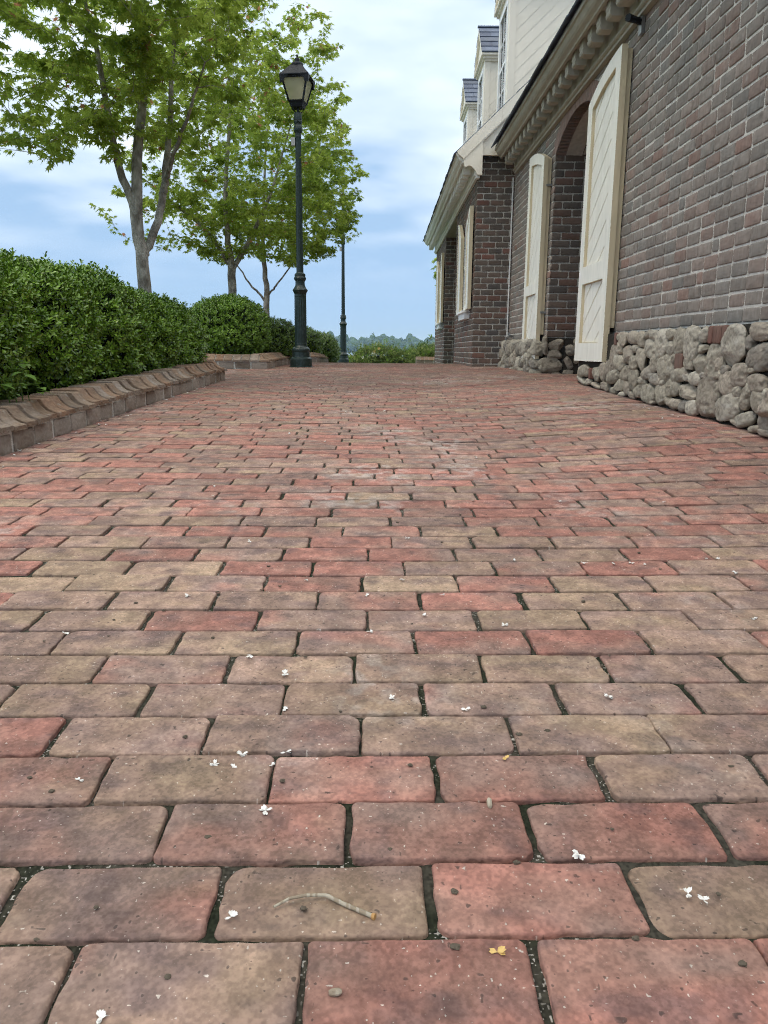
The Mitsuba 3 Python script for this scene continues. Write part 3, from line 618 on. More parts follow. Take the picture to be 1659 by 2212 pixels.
# gable end: rake board, bracket, siding panel
rk = lambda X: 2.905+.94*(X-.99)
XR = 4.25
rake = Polygon([(.99, 2.905), (XR, rk(XR)), (XR, rk(XR)-.157), (1.07, 2.823), (1.052, 2.846), (1.03, 2.858), (1.012, 2.872)])
G = f'{H2}__gable'
put(G, x2m(extr(Polygon([(1.303, 2.878), (1.303, 3.06), (XR, rk(XR)-.12), (7., 2.95), (7., 2.878)]), (0, 10.0, 0), **FY, d=.05)), 'siding_paint', (0, .4))
put(f'{G}__rake_board', x2m(extr(rake.intersection(sbox(0, 0, 1.515, 9)), (0, 9.95, 0), **FY, d=.03)), 'siding_paint', (0, .6))
put(f'{G}__rake_board', x2m(extr(rake.intersection(sbox(1.517, 0, 9, 9)), (0, 9.95, 0), **FY, d=.03)), 'siding_paint', (0, .5))
put(f'{G}__rake_moulding', x2m(extr(Polygon([(1.065, 2.830), (XR, rk(XR)-.150), (XR, rk(XR)-.170), (1.075, 2.812)]), (0, 9.958, 0), **FY, d=.03)), 'siding_paint', (0, .3))
put(f'{G}__bracket', x2m(extr(Polygon([(1.079, 2.822), (1.079, 2.755), (1.085, 2.742), (1.099, 2.733), (1.110, 2.737), (1.120, 2.746), (1.145, 2.751), (1.163, 2.746), (1.179, 2.735), (1.200, 2.717), (1.218, 2.695), (1.232, 2.668), (1.240, 2.652), (1.247, 2.648), (1.301, 2.647), (1.301, 3.03)]), (0, 9.962, 0), **FY, d=.035)), 'siding_paint', (0, .6))
roof(H2, .985, 2.899, .94, XR, 9.985, 17.7, x2, 5)
# dormers
def dormer(y0, w, first=False):
    k = key(f'{H2}__dormer'); XD = 1.70; zt = 5.03; y1 = y0+w; yc = (y0+y1)/2; zb = 3.50; xb = 3.6
    mb = MB()
    for q in (bxm((XD, y0, zb), (xb, y0+.03, zt+.02)), bxm((XD, y1-.03, zb), (xb, y1, zt+.02)), bxm((XD+.01, y0+.03, zb), (XD+.03, y1-.03, zt))): mb.add(x2m(q), (0, .4))
    mb.build(k, 'siding_paint')
    # cheek boards run parallel to the main roof slope
    reg = sbox(XD+.06, zb, xb, zt-.0); u = np.array([1, .94]); u /= np.linalg.norm(u); nn = np.array([-u[1], u[0]])
    for i in range(-4, 22):
        o = np.array([XD, 3.57])+nn*(i*.118-1.0)
        q = Polygon([o-u*1., o+u*5, o+u*5+nn*.118, o-u*1.+nn*.118]).intersection(reg)
        if q.is_empty or q.area < .002: continue
        pts = np.array(q.exterior.coords)[:-1]
        V, F = prism(pts, (0, y0, 0), **FY, depth=.0, bev=.0001)
        # lower edge proud: a lapped board
        s = (V[:, [0, 2]]-o)@nn/.118
        V[:, 1] = y0-.003-.0055*(1-np.clip(s, 0, 1)); 
        put(f'{k}__clapboard', x2m((V, F)), 'siding_paint', (0, rng.random()))
        e = [o-u*1., o+u*5]
        from shapely.geometry import LineString
        ln = LineString(e).intersection(reg)
        if ln.length > .05:
            (ax, az), (bx_, bz) = ln.coords[0], ln.coords[-1]
            v = np.array([(ax, y0-.0083, az), (bx_, y0-.0083, bz), (bx_, y0-.001, bz), (ax, y0-.001, az)])
            kk = key(f'{k}__clapboard'); scene[kk] = mikit.ply((x2(v), np.array([[0, 1, 2], [0, 2, 3]])), 'siding_paint', uv=np.full((4, 2), .4))
    put(f'{k}__corner_board', x2m(bxm((XD-.02, y0-.02, zb), (XD+.06, y0+.0, zt))), 'siding_paint', (0, .6))
    put(f'{k}__casing', x2m(extr(sbox(y0-.018, zb, y1+.018, zt).difference(sbox(y0+.12, 3.62, y1-.12, zt-.1)), (XD-.024, 0, 0), **FX, d=.034)), 'siding_paint', (0, .7))
    wk = put(f'{k}__window', x2m(extr(sbox(y0+.10, 3.60, y1-.10, zt-.08).difference(sbox(y0+.16, 3.66, y1-.16, zt-.14)), (XD-.034, 0, 0), **FX, d=.03)), 'white_paint')
    put(f'{wk}__pane', x2m(bxm((XD+.002, y0+.15, 3.65), (XD+.008, y1-.15, zt-.13))), 'window_glass')
    for q in (.33, .67):
        yy = y0+.16+(w-.32)*q; put(f'{wk}__glazing_bar', x2m(bxm((XD-.014, yy-.01, 3.66), (XD, yy+.01, zt-.14))), 'white_paint')
    for q in (.25, .5, .75):
        zz = 3.66+(zt-.14-3.66)*q; hh = .022 if q == .5 else .01; put(f'{wk}__glazing_bar', x2m(bxm((XD-.018 if q == .5 else XD-.013, y0+.16, zz-hh), (XD, y1-.16, zz+hh))), 'white_paint')
    # eaves: stepped cornice round the head, pediment, slated roof
    e0, e1 = y0-.12, y1+.12; xf_ = XD-.09
    for j, (s, za, zz) in enumerate(((.035, zt-.03, zt+.0), (.065, zt+.0, zt+.035), (.10, zt+.035, zt+.062))):
        put(f'{k}__cornice', x2m(bxm((XD-s+.01, y0-s-.012, za), (xb, y1+s+.012, zz))), 'siding_paint', (0, .5))
    zr = 5.63; ze = zt+.062
    put(f'{k}__pediment', x2m(extr(Polygon([(e0+.02, ze), (yc, zr-.03), (e1-.02, ze)]), (XD-.05, 0, 0), **FX, d=1.6)), 'siding_paint', (0, .6))
    for sgn, ya in ((-1, e0), (1, e1)):
        rk_ = put(f'{k}__rake_board', x2m(extr(Polygon([(ya, ze+.0), (yc, zr), (yc, zr-.075), (ya-sgn*.075, ze+.0)]), (XD-.088, 0, 0), **FX, d=.037)), 'siding_paint', (0, .5))
    rf = key(f'{k}__roof'); m = MB()
    for sgn, ya in ((-1, e0), (1, e1)):
        a, b = np.array([0, ya, ze+.004]), np.array([0, yc, zr+.004]); Ls = np.linalg.norm(b-a); u = (b-a)/Ls; n = np.array([0, u[2]*sgn, abs(u[1])]); n /= np.linalg.norm(n)
        m.add(x2m((np.array([a+[xf_, 0, 0], a+[xb+1.4, 0, 0], b+[xb+1.4, 0, 0], b+[xf_, 0, 0]]), [[0, 1, 2, 3]])), (.5, .5))
        rws = 5
        for r in range(rws):
            s0 = Ls*r/rws; x = xf_-(.17 if r % 2 else .0)
            while x < 3.9:
                wd = .34; xa, xe = max(x, xf_-.008)+.004, x+wd-.004; x += wd
                if xe-xa < .04: continue
                p = [a+u*s0+[xa, 0, 0]+n*.02, a+u*s0+[xe, 0, 0]+n*.02, a+u*min(s0+Ls/rws+.02, Ls)+[xe, 0, 0]+n*.007, a+u*min(s0+Ls/rws+.02, Ls)+[xa, 0, 0]+n*.007]
                p += [a+u*s0+[xa, 0, 0]+n*.002, a+u*s0+[xe, 0, 0]+n*.002]
                put(f'{rf}__slate', x2m((np.array(p), [[0, 1, 2, 3], [4, 5, 1, 0]])), 'slate', (rng.random(), rng.random()))
    scene[rf] = mikit.ply(m.arr(), 'slate', uv=np.vstack(m.c))
    put(f'{rf}__ridge', x2m(bxm((xf_-.015, yc-.03, zr+.008), (3.9, yc+.03, zr+.03))), 'slate', (.4, .6))
for y0, w in ((10.76, .92), (13.25, .86), (15.70, .86)): dormer(y0, w)

# ================================================================ planters
OG = [(-.012, .088), (-.012, .106), (-.003, .109), (.014, .113), (.032, .122), (.047, .135), (.058, .149), (.065, .160), (.072, .1665), (.205, .1675), (.205, .088)]
def kerb(pk, p0, p1, inw, rng, m0=0, m1=0, base=True, cop=.105, h=0.):
    """kerb from p0 to p1; inw: inward normal; m: mitre at the ends (+1 convex)"""
    p0, p1, inw = (np.asarray(x, float) for x in (p0, p1, inw)); L = np.linalg.norm(p1-p0); t = (p1-p0)/L
    at = lambda s, d: p0+t*s+inw*d
    gzz = lambda q: float(gz(q[0], q[1]))+h
    n = max(1, round(L/.192)); 
    for i in range(n):
        s0, s1 = L*i/n+.007, L*(i+1)/n-.007; a = at((s0+s1)/2, 0)
        zb = gzz(a)-.006
        pts = rr(s0, zb+.002, s1, zb+.084+rng.normal(0, .001), .006, 1, .0015, rng)
        put(f'{pk}__kerb_brick', prism(pts, (*(p0+inw*(rng.normal(0, .002))), 0), (*t, 0), (0, 0, 1), (*-inw, 0), .06, .005), 'kerb_brick', (float(np.clip(rng.normal(.85, .12), 0, 1)), rng.random()), True)
    n = max(1, round(L/cop))
    for i in range(n):
        s0, s1 = L*i/n+.0055, L*(i+1)/n-.0055
        zc = gzz(at((s0+s1)/2, 0))+rng.normal(0, .003); dd = rng.normal(0, .006)
        V = []
        for w in range(4):
            for d, z in OG:
                e0 = m0*d if i == 0 else 0; e1 = m1*d if i == n-1 else 0
                lo, hi = s0+e0, s1-e1
                ch = .003 if w in (0, 3) else 0.
                s = (lo, lo+.004, hi-.004, hi)[w]
                q = at(s, d+dd); V.append((q[0], q[1], zc+z-ch))
        V = np.array(V); k = len(OG); i_, j_ = np.meshgrid(np.arange(3), np.arange(k), indexing='ij')
        a = i_*k+j_; b = i_*k+(j_+1) % k
        F = np.stack([a, b, b+k, a+k], -1).reshape(-1, 4); F = np.vstack([F[:, [0, 1, 2]], F[:, [0, 2, 3]]])
        tri = trimesh.creation.triangulate_polygon(Polygon(OG), engine='earcut')
        V = np.vstack([V, V[:k], V[3*k:4*k]])
        tv, tf = tri; idx = np.array([int(np.argmin(((np.array(OG)-q)**2).sum(1))) for q in tv])
        F = np.vstack([F, idx[tf]+4*k, idx[tf]+5*k])
        put(f'{pk}__coping_brick', (V, F), 'kerb_brick', (float(np.clip(rng.uniform(-.05, .7), 0, 1)), rng.random()), False)
    # mortar core
    ss = np.linspace(0, L, max(2, int(L/.4)+1)); V = []
    core = [(.005, -.06), (.005, .092), (.028, .100), (.056, .120), (.080, .150), (.2, .156), (.2, -.06)]
    for q in ss:
        e = m0*0 if q == 0 else 0
        for d, z in core:
            w = at(min(max(q, m0*d+.003), L-m1*d-.003), d); V.append((w[0], w[1], gzz(at(q, 0))+z))
    k = len(core); i_, j_ = np.meshgrid(np.arange(len(ss)-1), np.arange(k), indexing='ij'); a = i_*k+j_; b = i_*k+(j_+1) % k
    return np.array(V), np.stack([a, b, b+k, a+k], -1).reshape(-1, 4)
rng = np.random.default_rng(61)
def planter(label, segs, soil, sz):
    pk = lab(key('brick_planter'), label, 'planter', None)
    m = MB()
    for s in segs: m.add(kerb(pk, *s[:3], rng, *s[3:]), (.55, .5))
    m.build(f'{pk}__mortar', 'mortar')
    P = Polygon(soil); tv, tf = trimesh.creation.triangulate_polygon(P, engine='earcut')
    put(f'{pk}__soil', (np.column_stack([tv, gz(tv[:, 0]*0-1.5, tv[:, 1])+sz]), tf), 'soil')
    return pk
planter('raised brick planter with an ogee coping along the left, nearest the camera', [((kerb_x(1.2), 1.2), (kerb_x(7.07), 7.07), (-1, .0252), 0, 1), ((kerb_x(7.07), 7.07), (-4.6, 7.07), (0, -1), 1, 0)],
        [(kerb_x(1.2)-.15, 1.2), (kerb_x(6.9)-.15, 6.9), (-4.6, 6.9), (-4.6, 1.2)], .12)
planter('raised brick planter behind the lamp post, round boxwoods growing in it', [((-4.6, 9.3), (-1.262, 9.3), (0, 1), 0, 1), ((-1.262, 9.3), (-1.16, 12.1), (-1, .036), 1, 0)],
        [(-1.4, 9.45), (-1.35, 12.1), (-4.6, 12.1), (-4.6, 9.45)], .12)
planter('low brick planter beyond the first lamp post, three boxwoods in it', [((-3.6, 13.0), (-.945, 13.0), (0, 1), 0, 1), ((-.945, 13.0), (-.87, 17.6), (-1, .016), 1, 0)],
        [(-1.1, 13.15), (-1.05, 17.6), (-3.6, 17.6), (-3.6, 13.15)], .12)
planter('short brick planter edge beside the far end of the gabled house', [((.98, 18.3), (2.4, 18.3), (0, 1), 0, 0)], [(1.0, 18.45), (2.4, 18.45), (2.4, 19.5), (1.0, 19.5)], .1)

# ================================================================ boxwoods
BV = np.array([(0, 0, 0), (.30, .19, .03), (.72, .25, .05), (1, .0, -.02), (.72, -.25, .05), (.30, -.19, .03), (.55, 0, -.02)])
BF = np.array([(6, 0, 5), (6, 5, 4), (6, 4, 3), (6, 3, 2), (6, 2, 1), (6, 1, 0)])[:, ::-1]
ALLB = []
def boxwood(name, c, r, label, dens, leaf, seed, cat='shrub', group=None, cols=None, p=2.5, M='box_leaf', sprig=.05, nl=8, others=(), zmin=None, loose=0.):
    g = np.random.default_rng(seed); c = np.array(c); r = np.array(r)
    k = lab(key(name), label, cat, group)
    o = g.uniform(0, 50, 3)
    def surf(d):
        q = d/(np.abs(d)**p).sum(1, keepdims=True)**(1/p)
        return q*(1+.27*(meshkit.fbm(d*2.3+o, 3)-.5)+.16*(meshkit.fbm(d*5+o, 2)-.5))[:, None]
    put(f'{k}__stems', ((surf(S3)*(r-np.array([.055, .055, .055])*(1+loose)))+c, F3), 'hedge_core', smooth=True)  # solid near-black core, not real stems: inner shade put into the colour
    A = 4*PI*((r[0]*r[1])**1.6+(r[0]*r[2])**1.6+(r[1]*r[2])**1.6)**(1/1.6)/3**(1/1.6)
    n = int(A*dens); d = g.normal(size=(n, 3)); w = r[[1, 0, 0]]*r[[2, 2, 1]]
    d /= np.linalg.norm(d, axis=1, keepdims=True)
    nrm = d/r; nrm /= np.linalg.norm(nrm, axis=1, keepdims=True)
    P = surf(d)*(r-.02)+c
    keep = (P[:, 2] > (zmin if zmin is not None else c[2]-r[2]*.97)) & ((nrm@np.array([0, 1., 0])) < .75)
    for c2, r2 in others: keep &= (np.abs((P-np.array(c2))/np.array(r2))**p).sum(1) > .72
    P, nrm = P[keep], nrm[keep]; n = len(P)
    P = P-nrm*(g.random(n)**2*.05)[:, None]+nrm*(g.exponential(1, n)*(.009+loose*.03))[:, None]
    ax = nrm*.8+[0, 0, .55]+g.normal(0, .42, (n, 3)); ax /= np.linalg.norm(ax, axis=1, keepdims=True)
    s1 = np.cross(ax, g.normal(size=(n, 3))); s1 /= np.linalg.norm(s1, axis=1, keepdims=True); s2 = np.cross(ax, s1)
    pal = np.array(cols or [(.112, .212, .018), (.142, .252, .022), (.175, .292, .034), (.078, .155, .014)])
    new = (.19, .32, .045)
    hue = meshkit.fbm(P*3.3+o, 2)
    young = g.random(n) < .06+.10*(nrm[:, 2] > .5)
    pos, X, Z, S, C = [], [], [], [], []
    for i in range(nl):
        h = (i//2)/(nl/2); a = (i % 2)*PI+(i//2)*PI/2+g.normal(0, .3, n)
        side = np.cos(a)[:, None]*s1+np.sin(a)[:, None]*s2
        up = .35+.75*h
        x = side*(1-.3*h)+ax*up; pos.append(P+ax*(h*sprig)[..., None] if np.ndim(h) else P+ax*(h*sprig)); X.append(x)
        Z.append(ax*.9-side*.4+g.normal(0, .25, (n, 3))+[0, 0, .25]); S.append(leaf*(1-.28*h)*g.uniform(.75, 1.2, n))
        col = pal[g.integers(0, len(pal), n)]*(.75+.6*hue[:, None])*g.uniform(.8, 1.2, (n, 1))
        if h > .4: col = np.where(young[:, None], np.array(new)*g.uniform(.7, 1.15, (n, 1)), col)
        C.append(col)
    v, f = scatter(BV, BF, np.vstack(pos), np.vstack(X), np.vstack(Z), np.concatenate(S))
    k2 = f'{k}__foliage'; scene[k2] = mikit.ply((v, f), M, color=np.repeat(np.vstack(C), len(BV), 0)); lab(k2, kind='stuff')
    return k
h1 = [((-2.22, 2.55, .60), (.56, .56, .42)), ((-2.17, 3.48, .63), (.60, .58, .435)), ((-2.10, 4.36, .61), (.55, .53, .42)), ((-2.05, 5.17, .62), (.545, .50, .42)), ((-2.01, 5.93, .60), (.50, .48, .395)), ((-1.95, 6.66, .60), (.49, .52, .355))]
names = ['leftmost boxwood of the clipped row, mostly outside the frame beside the near kerb', 'large boxwood at the left edge behind the small weed', 'second clipped boxwood from the left in the near row', 'third clipped boxwood from the left in the near row', 'clipped boxwood in front of the nearest maple trunk', 'last boxwood of the near row, at the corner of its kerb']
for i, (c, r) in enumerate(h1): boxwood('boxwood', c, r, names[i], 1750 if i < 3 else 1600, .031, 100+i, others=[q for j, q in enumerate(h1) if j != i], zmin=.30, p=2.25, group='clipped boxwoods in the near planter')
h2 = [((-1.90, 10.3, .77), (.53, .60, .44)), ((-1.50, 11.15, .66), (.42, .52, .29))]
boxwood('boxwood', *h2[0], 'round clipped boxwood left of the lamp post', 1400, .030, 120, others=[h2[1]], zmin=.44, p=2.15)
boxwood('boxwood', *h2[1], 'smaller boxwood just left of the lamp post base', 1300, .026, 121, others=[h2[0]], zmin=.42, cols=[(.085, .155, .018), (.11, .19, .026), (.14, .22, .034), (.055, .10, .014)])
h3 = [((-1.62, 13.9, .62), (.40, .5, .28)), ((-1.36, 14.8, .64), (.38, .55, .30)), ((-1.12, 15.8, .58), (.36, .55, .29)), ((-1.02, 16.7, .50), (.28, .45, .25))]
l3 = ['boxwood seen just behind the lamp post shaft', 'boxwood right behind the near lamp post, nearest to its right side', 'tallest of the boxwoods between the two lamp posts', 'boxwood at the end of the planter by the far lamp post']
for i, (c, r) in enumerate(h3): boxwood('boxwood', c, r, l3[i], 1000, .03, 130+i, others=[q for j, q in enumerate(h3) if j != i], zmin=.3, cols=[(.12, .21, .022), (.15, .25, .030), (.18, .28, .04), (.075, .135, .016)])
e4 = [((-.55, 21.6, .12), (.50, .5, .12)), ((.10, 22.2, .24), (.62, .6, .31)), ((.85, 22.4, .20), (.60, .6, .25)), ((1.55, 21.8, .26), (.55, .6, .32)), ((1.30, 19.2, .36), (.35, .35, .12))]
l4 = ['low loose green shrub right of the far lamp post', 'pale green shrub with small yellow flowers at the end of the path', 'loose green shrub in the middle of the far end of the path', 'loose green shrub against the end of the gabled house', 'small low shrub inside the short brick edge by the gabled house']
lc = [(.13, .20, .05), (.20, .26, .08), (.30, .34, .13), (.06, .10, .025)]
for i, (c, r) in enumerate(e4): boxwood('end_shrub', c, r, l4[i], 480, .062, 140+i, cols=lc, p=2.1, M='soft_leaf', sprig=.12, nl=8, others=[q for j, q in enumerate(e4[:4]) if j != i] if i < 4 else (), zmin=.0, loose=1.6)
for i, (x, y, z) in enumerate(((.02, 21.72, .52), (.13, 21.7, .60), (-.30, 21.4, .36), (.05, 21.62, .42), (-.02, 21.66, .47))):
    g = np.random.default_rng(i); v, f = scatter(BV, BF, np.repeat([[x, y, z]], 6, 0), np.stack([np.cos(np.arange(6)*PI/3), -.3+0*np.arange(6), np.sin(np.arange(6)*PI/3)], 1), np.repeat([[0, -1., .2]], 6, 0), np.full(6, .05))
    lab(put('flower', (v, f), 'yellow_petal' if i < 2 else 'petal'), 'small yellow bloom on the pale green end shrub' if i < 2 else 'small white bloom low on the end shrubs', 'flower', 'yellow blooms on the end shrubs' if i < 2 else 'white blooms on the end shrubs')

# weed in the near planter
wk = lab(key('weed'), 'small weed with toothed pale green leaves at the left end of the near planter', 'weed')
g = np.random.default_rng(8)
def toothed(L, W):
    t = np.linspace(0, 1, 8); w = W*np.sin(PI*t**.8)*(1-.15*(np.arange(8) % 2)); mid = np.stack([t*L, 0*t, -.35*L*t**2], 1)
    a = mid+np.stack([0*t, w, .12*w], 1); b = mid+np.stack([0*t, -w, .12*w], 1); v = np.vstack([mid, a, b]); f = []
    for i in range(7): f += [(i, i+1, 8+i+1), (i, 8+i+1, 8+i), (i, 16+i+1, i+1), (i, 16+i, 16+i+1)]
    return v, np.array(f)
base = np.array([-1.555, 3.40, .292])
for i in range(4):
    top = base+np.array([.0+.035*i-.03, .05*i-.10, .10+.035*(i % 3)]); P = np.array([base+[.01*i, .04*i-.06, 0], (base+top)/2+[0, 0, .02], top]); put(f'{wk}__stalk', tube(P, [.003, .0025, .002], 5), 'vcol', (.06, .11, .02), attr='color')
    for j in range(5):
        a = j*2*PI/5+i; v, f = toothed(g.uniform(.065, .09), g.uniform(.016, .022)); X = np.array([[math.cos(a), math.sin(a), g.uniform(-.1, .5)]])
        V, F = scatter(v, f, top[None]-[[0, 0, .01*j]], X, np.array([[0, 0, 1.]]), np.array([1.])); cc = np.array((.17, .29, .07))*g.uniform(.8, 1.2)
        put(f'{wk}__leaf', (V, F), 'soft_leaf', tuple(cc), attr='color')

# ================================================================ lamp posts
LX, LY = -.925, 9.96
def lamp_post(c, label, source=None):
    k = lab(key('lamp_post'), label, 'lamp post', None)
    if source:
        for q in [q for q in list(scene) if q.startswith(source+'__')]:
            kk = k+q[len(source):]; scene[kk] = {**scene[q], 'to_world': T().translate([float(a) for a in c])}
        return k
    def p(name, vf, M='lamp_metal', cc=(0, 0), smooth=False): kk = put(f'{k}__{name}', vf, M, cc, smooth); return kk
    base = [(.150, 0), (.150, .012), (.138, .016), (.136, .10), (.133, .112), (.124, .118), (.112, .126), (.110, .142), (.108, .19), (.112, .197), (.1145, .21), (.1145, .225), (.108, .236), (.09, .25), (.080, .264), (.076, .27)]
    m = trimesh.Trimesh(*lathe(base, (0, 0, 0), 40)); p('base', (m.vertices, m.faces), smooth=False)
    # fluted shaft
    zz = [.26, .29, .30, .86, .87, .895]; g = np.arange(64)*2*PI/64; rows = []
    for i, z in enumerate(zz):
        fl = .0045*(.5+.5*np.cos(g*16)) if i in (2, 3) else 0
        r = (.0765-.0035*(z-.26)/.63)-fl; rows.append(np.stack([r*np.cos(g), r*np.sin(g), np.full(64, z)], 1))
    v = np.vstack(rows); i, j = np.meshgrid(np.arange(5), np.arange(64), indexing='ij'); q = np.stack([i*64+j, i*64+(j+1) % 64, (i+1)*64+(j+1) % 64, (i+1)*64+j], -1).reshape(-1, 4); p('fluted_shaft', (v, q))
    p('collar', lathe([(.072, .89), (.076, .905), (.084, .92), (.088, .93), (.094, .938), (.0945, .946), (.088, .957), (.080, .966), (.068, .985), (.060, 1.005), (.0585, 1.03), (.060, 1.055), (.069, 1.065), (.0755, 1.08), (.076, 1.09), (.069, 1.103), (.0655, 1.113), (.068, 1.125), (.066, 1.138), (.05, 1.148), (.0445, 1.158)], (0, 0, 0), 32))
    # slim pole
    g = np.arange(48)*2*PI/48; rows = []
    for z, r in ((1.15, .0445), (1.20, .0442), (2.0, .040), (2.66, .0352), (2.72, .0355)):
        fl = .0022*(.5+.5*np.cos(g*12)) if 1.15 < z < 2.7 else 0
        rows.append(np.stack([(r-fl)*np.cos(g), (r-fl)*np.sin(g), np.full(48, z)], 1))
    v = np.vstack(rows); i, j = np.meshgrid(np.arange(4), np.arange(48), indexing='ij'); q = np.stack([i*48+j, i*48+(j+1) % 48, (i+1)*48+(j+1) % 48, (i+1)*48+j], -1).reshape(-1, 4); p('pole', (v, q))
    p('pole_cap', lathe([(.0355, 2.70), (.038, 2.715), (.0355, 2.725), (.0357, 2.755), (.044, 2.762), (.051, 2.78), (.0535, 2.80), (.051, 2.822), (.045, 2.838), (.0425, 2.852), (.047, 2.862), (.0495, 2.875), (.0495, 2.888), (.046, 2.895), (.049, 2.902), (.048, 2.935), (.0445, 2.975), (.039, 2.984), (.015, 2.986)], (0, 0, 0), 28))
    p('cleat', tube([(.03, -.045, 2.868), (.0, -.06, 2.885), (-.006, -.062, 2.915)], [.009, .008, .007], 7))
    p('control_box', bxm((-.082, -.03, 2.615), (-.036, .028, 2.705)), 'grey_plastic')
    p('neck', tube([(0, 0, 2.98), (0, 0, 3.05)], .0138, 10), 'black_metal')
    sq = lambda r, z, a: [(r*math.cos(a+PI/4+i*PI/2)*1.41421, r*math.sin(a+PI/4+i*PI/2)*1.41421, z) for i in range(4)]
    A = -.16
    for s in range(4):      # scrolls under the lantern
        a = A+s*PI/2+PI/4; cs = np.array([math.cos(a), math.sin(a)]); P = [(.022, 2.985), (.05, 2.992), (.072, 3.006), (.082, 3.024), (.074, 3.038), (.058, 3.036), (.052, 3.026)]
        p('scroll', tube([(*(cs*r), z) for r, z in P], .005, 6), 'black_metal')
    # lantern: floor, four corner bars, four panes, head frame, hipped cap
    def slab(r0, z0, r1, z1):
        v = np.array(sq(r0, z0, A)+sq(r1, z1, A)); return v, np.array([[3, 2, 1, 0], [4, 5, 6, 7]]+[[i, (i+1) % 4, 4+(i+1) % 4, 4+i] for i in range(4)])
    ln = p('lantern', slab(.070, 3.033, .0875, 3.094), 'black_metal'); 
    z0, z1, r0, r1 = 3.085, 3.345, .084, .152
    lo, hi = np.array(sq(r0, z0, A)), np.array(sq(r1, z1, A))
    for i in range(4):
        p('lantern__bar', tube([lo[i], hi[i]], .0125, 4), 'black_metal'); j = (i+1) % 4
        p('lantern__sill', tube([lo[i]*[1, 1, 1]+[0, 0, .010], lo[j]+[0, 0, .010]], .013, 4), 'black_metal')
        p('lantern__head', tube([hi[i]-[0, 0, .004], hi[j]-[0, 0, .004]], .019, 4), 'black_metal')
        q = [lo[i]*.985+lo[j]*.0, lo[j]*.985, hi[j]*.985, hi[i]*.985]; q = np.array(q); q[:, 2] = [z0+.012, z0+.012, z1, z1]
        gk = key(f'{k}__lantern__pane'); scene[gk] = mikit.ply((q, np.array([[0, 1, 2], [0, 2, 3]])), 'lamp_glass')
        # skirt: small drops at the corners of the cap
        c4 = np.array(sq(.1735, 3.360, A)); e = (c4[j]-c4[i]); 
        for s, d in ((c4[i], e), (c4[j], -e)):
            o = np.array([s, s+d*.30, s+d*.27-[0, 0, .03], s+d*.16-[0, 0, .045], s+d*.13-[0, 0, .085], s-[0, 0, .092]]); o[2:, :2] *= .965
            f = np.array([[0, 1, 2], [0, 2, 3], [0, 3, 4], [0, 4, 5]]); nrm = np.cross(d, [0, 0, 1.]); nrm = nrm/np.linalg.norm(nrm)*.003
            if np.dot(nrm[:2], s[:2]+d[:2]/2) > 0: nrm = -nrm
            p('lantern__skirt', (np.vstack([o, o+nrm]), np.vstack([f, f[:, ::-1]+6])), 'black_metal')
    p('lantern__bulb', lathe([(.012, 3.09), (.02, 3.10), (.024, 3.12), (.032, 3.17), (.03, 3.21), (.012, 3.235)], (0, 0, 0), 16), 'bulb')
    v = np.array(sq(.1735, 3.352, A)+sq(.1735, 3.362, A)+sq(.066, 3.484, A)+sq(.066, 3.49, A)); f = [[3, 2, 1, 0]]+[[a+i, a+(i+1) % 4, a+4+(i+1) % 4, a+4+i] for a in (0, 4, 8) for i in range(4)]
    p('lantern__cap', (v, np.array(f)), 'black_metal')
    p('lantern__vent', lathe([(.05, 3.482), (.070, 3.487), (.0715, 3.50), (.066, 3.518), (.05, 3.528), (.029, 3.533), (.0285, 3.563), (.026, 3.571), (.010, 3.575), (.006, 3.586), (.0135, 3.596), (.011, 3.607), (.003, 3.615), (.002, 3.625)], (0, 0, 0), 20), 'black_metal')
    for q in [q for q in list(scene) if q.startswith(k+'__')]: scene[q] = {**scene[q], 'to_world': T().translate([float(a) for a in c])}
    return k
l1 = lamp_post((LX, LY, float(gz(LX, LY))-.004), 'tall dark green lamp post with a square lantern, the nearer one')
lamp_post((-.745, 19.05, float(gz(-.7, 19.05))-.004), 'dark green lamp post further down the path, its lantern hidden in maple leaves', l1)

# ================================================================ trees
def maple_leaf():
    a = np.radians([-90, -52, -38, -15, 2, 22, 48, 68, 90]); r = np.array([.16, .62, .30, .80, .42, .92, .46, .62, 1.0])
    a = np.radians([-80, -50, -28, -8, 10, 36, 62, 90]); r = np.array([.30, .55, .32, .88, .42, .95, .42, 1.05])
    right = np.stack([r*np.cos(a), r*np.sin(a)], 1); left = right[:-1][::-1]*[-1, 1]
    P = np.vstack([[(0, -.42)], right, left]); P[:, 1] += .42
    v = np.vstack([[(0, .42)], P]); v = np.stack([v[:, 1], v[:, 0], -.22*np.abs(v[:, 0])**1.3-.12*v[:, 1]**2], 1)
    n = len(P); i = np.arange(n); return v/1.47, np.stack([i*0, 1+i, 1+(i+1) % n], 1)[:, ::-1]
MV, MF = maple_leaf()
def bez(a, b, c, n): t = np.linspace(0, 1, n)[:, None]; return a*(1-t)**2+2*b*t*(1-t)+c*t*t
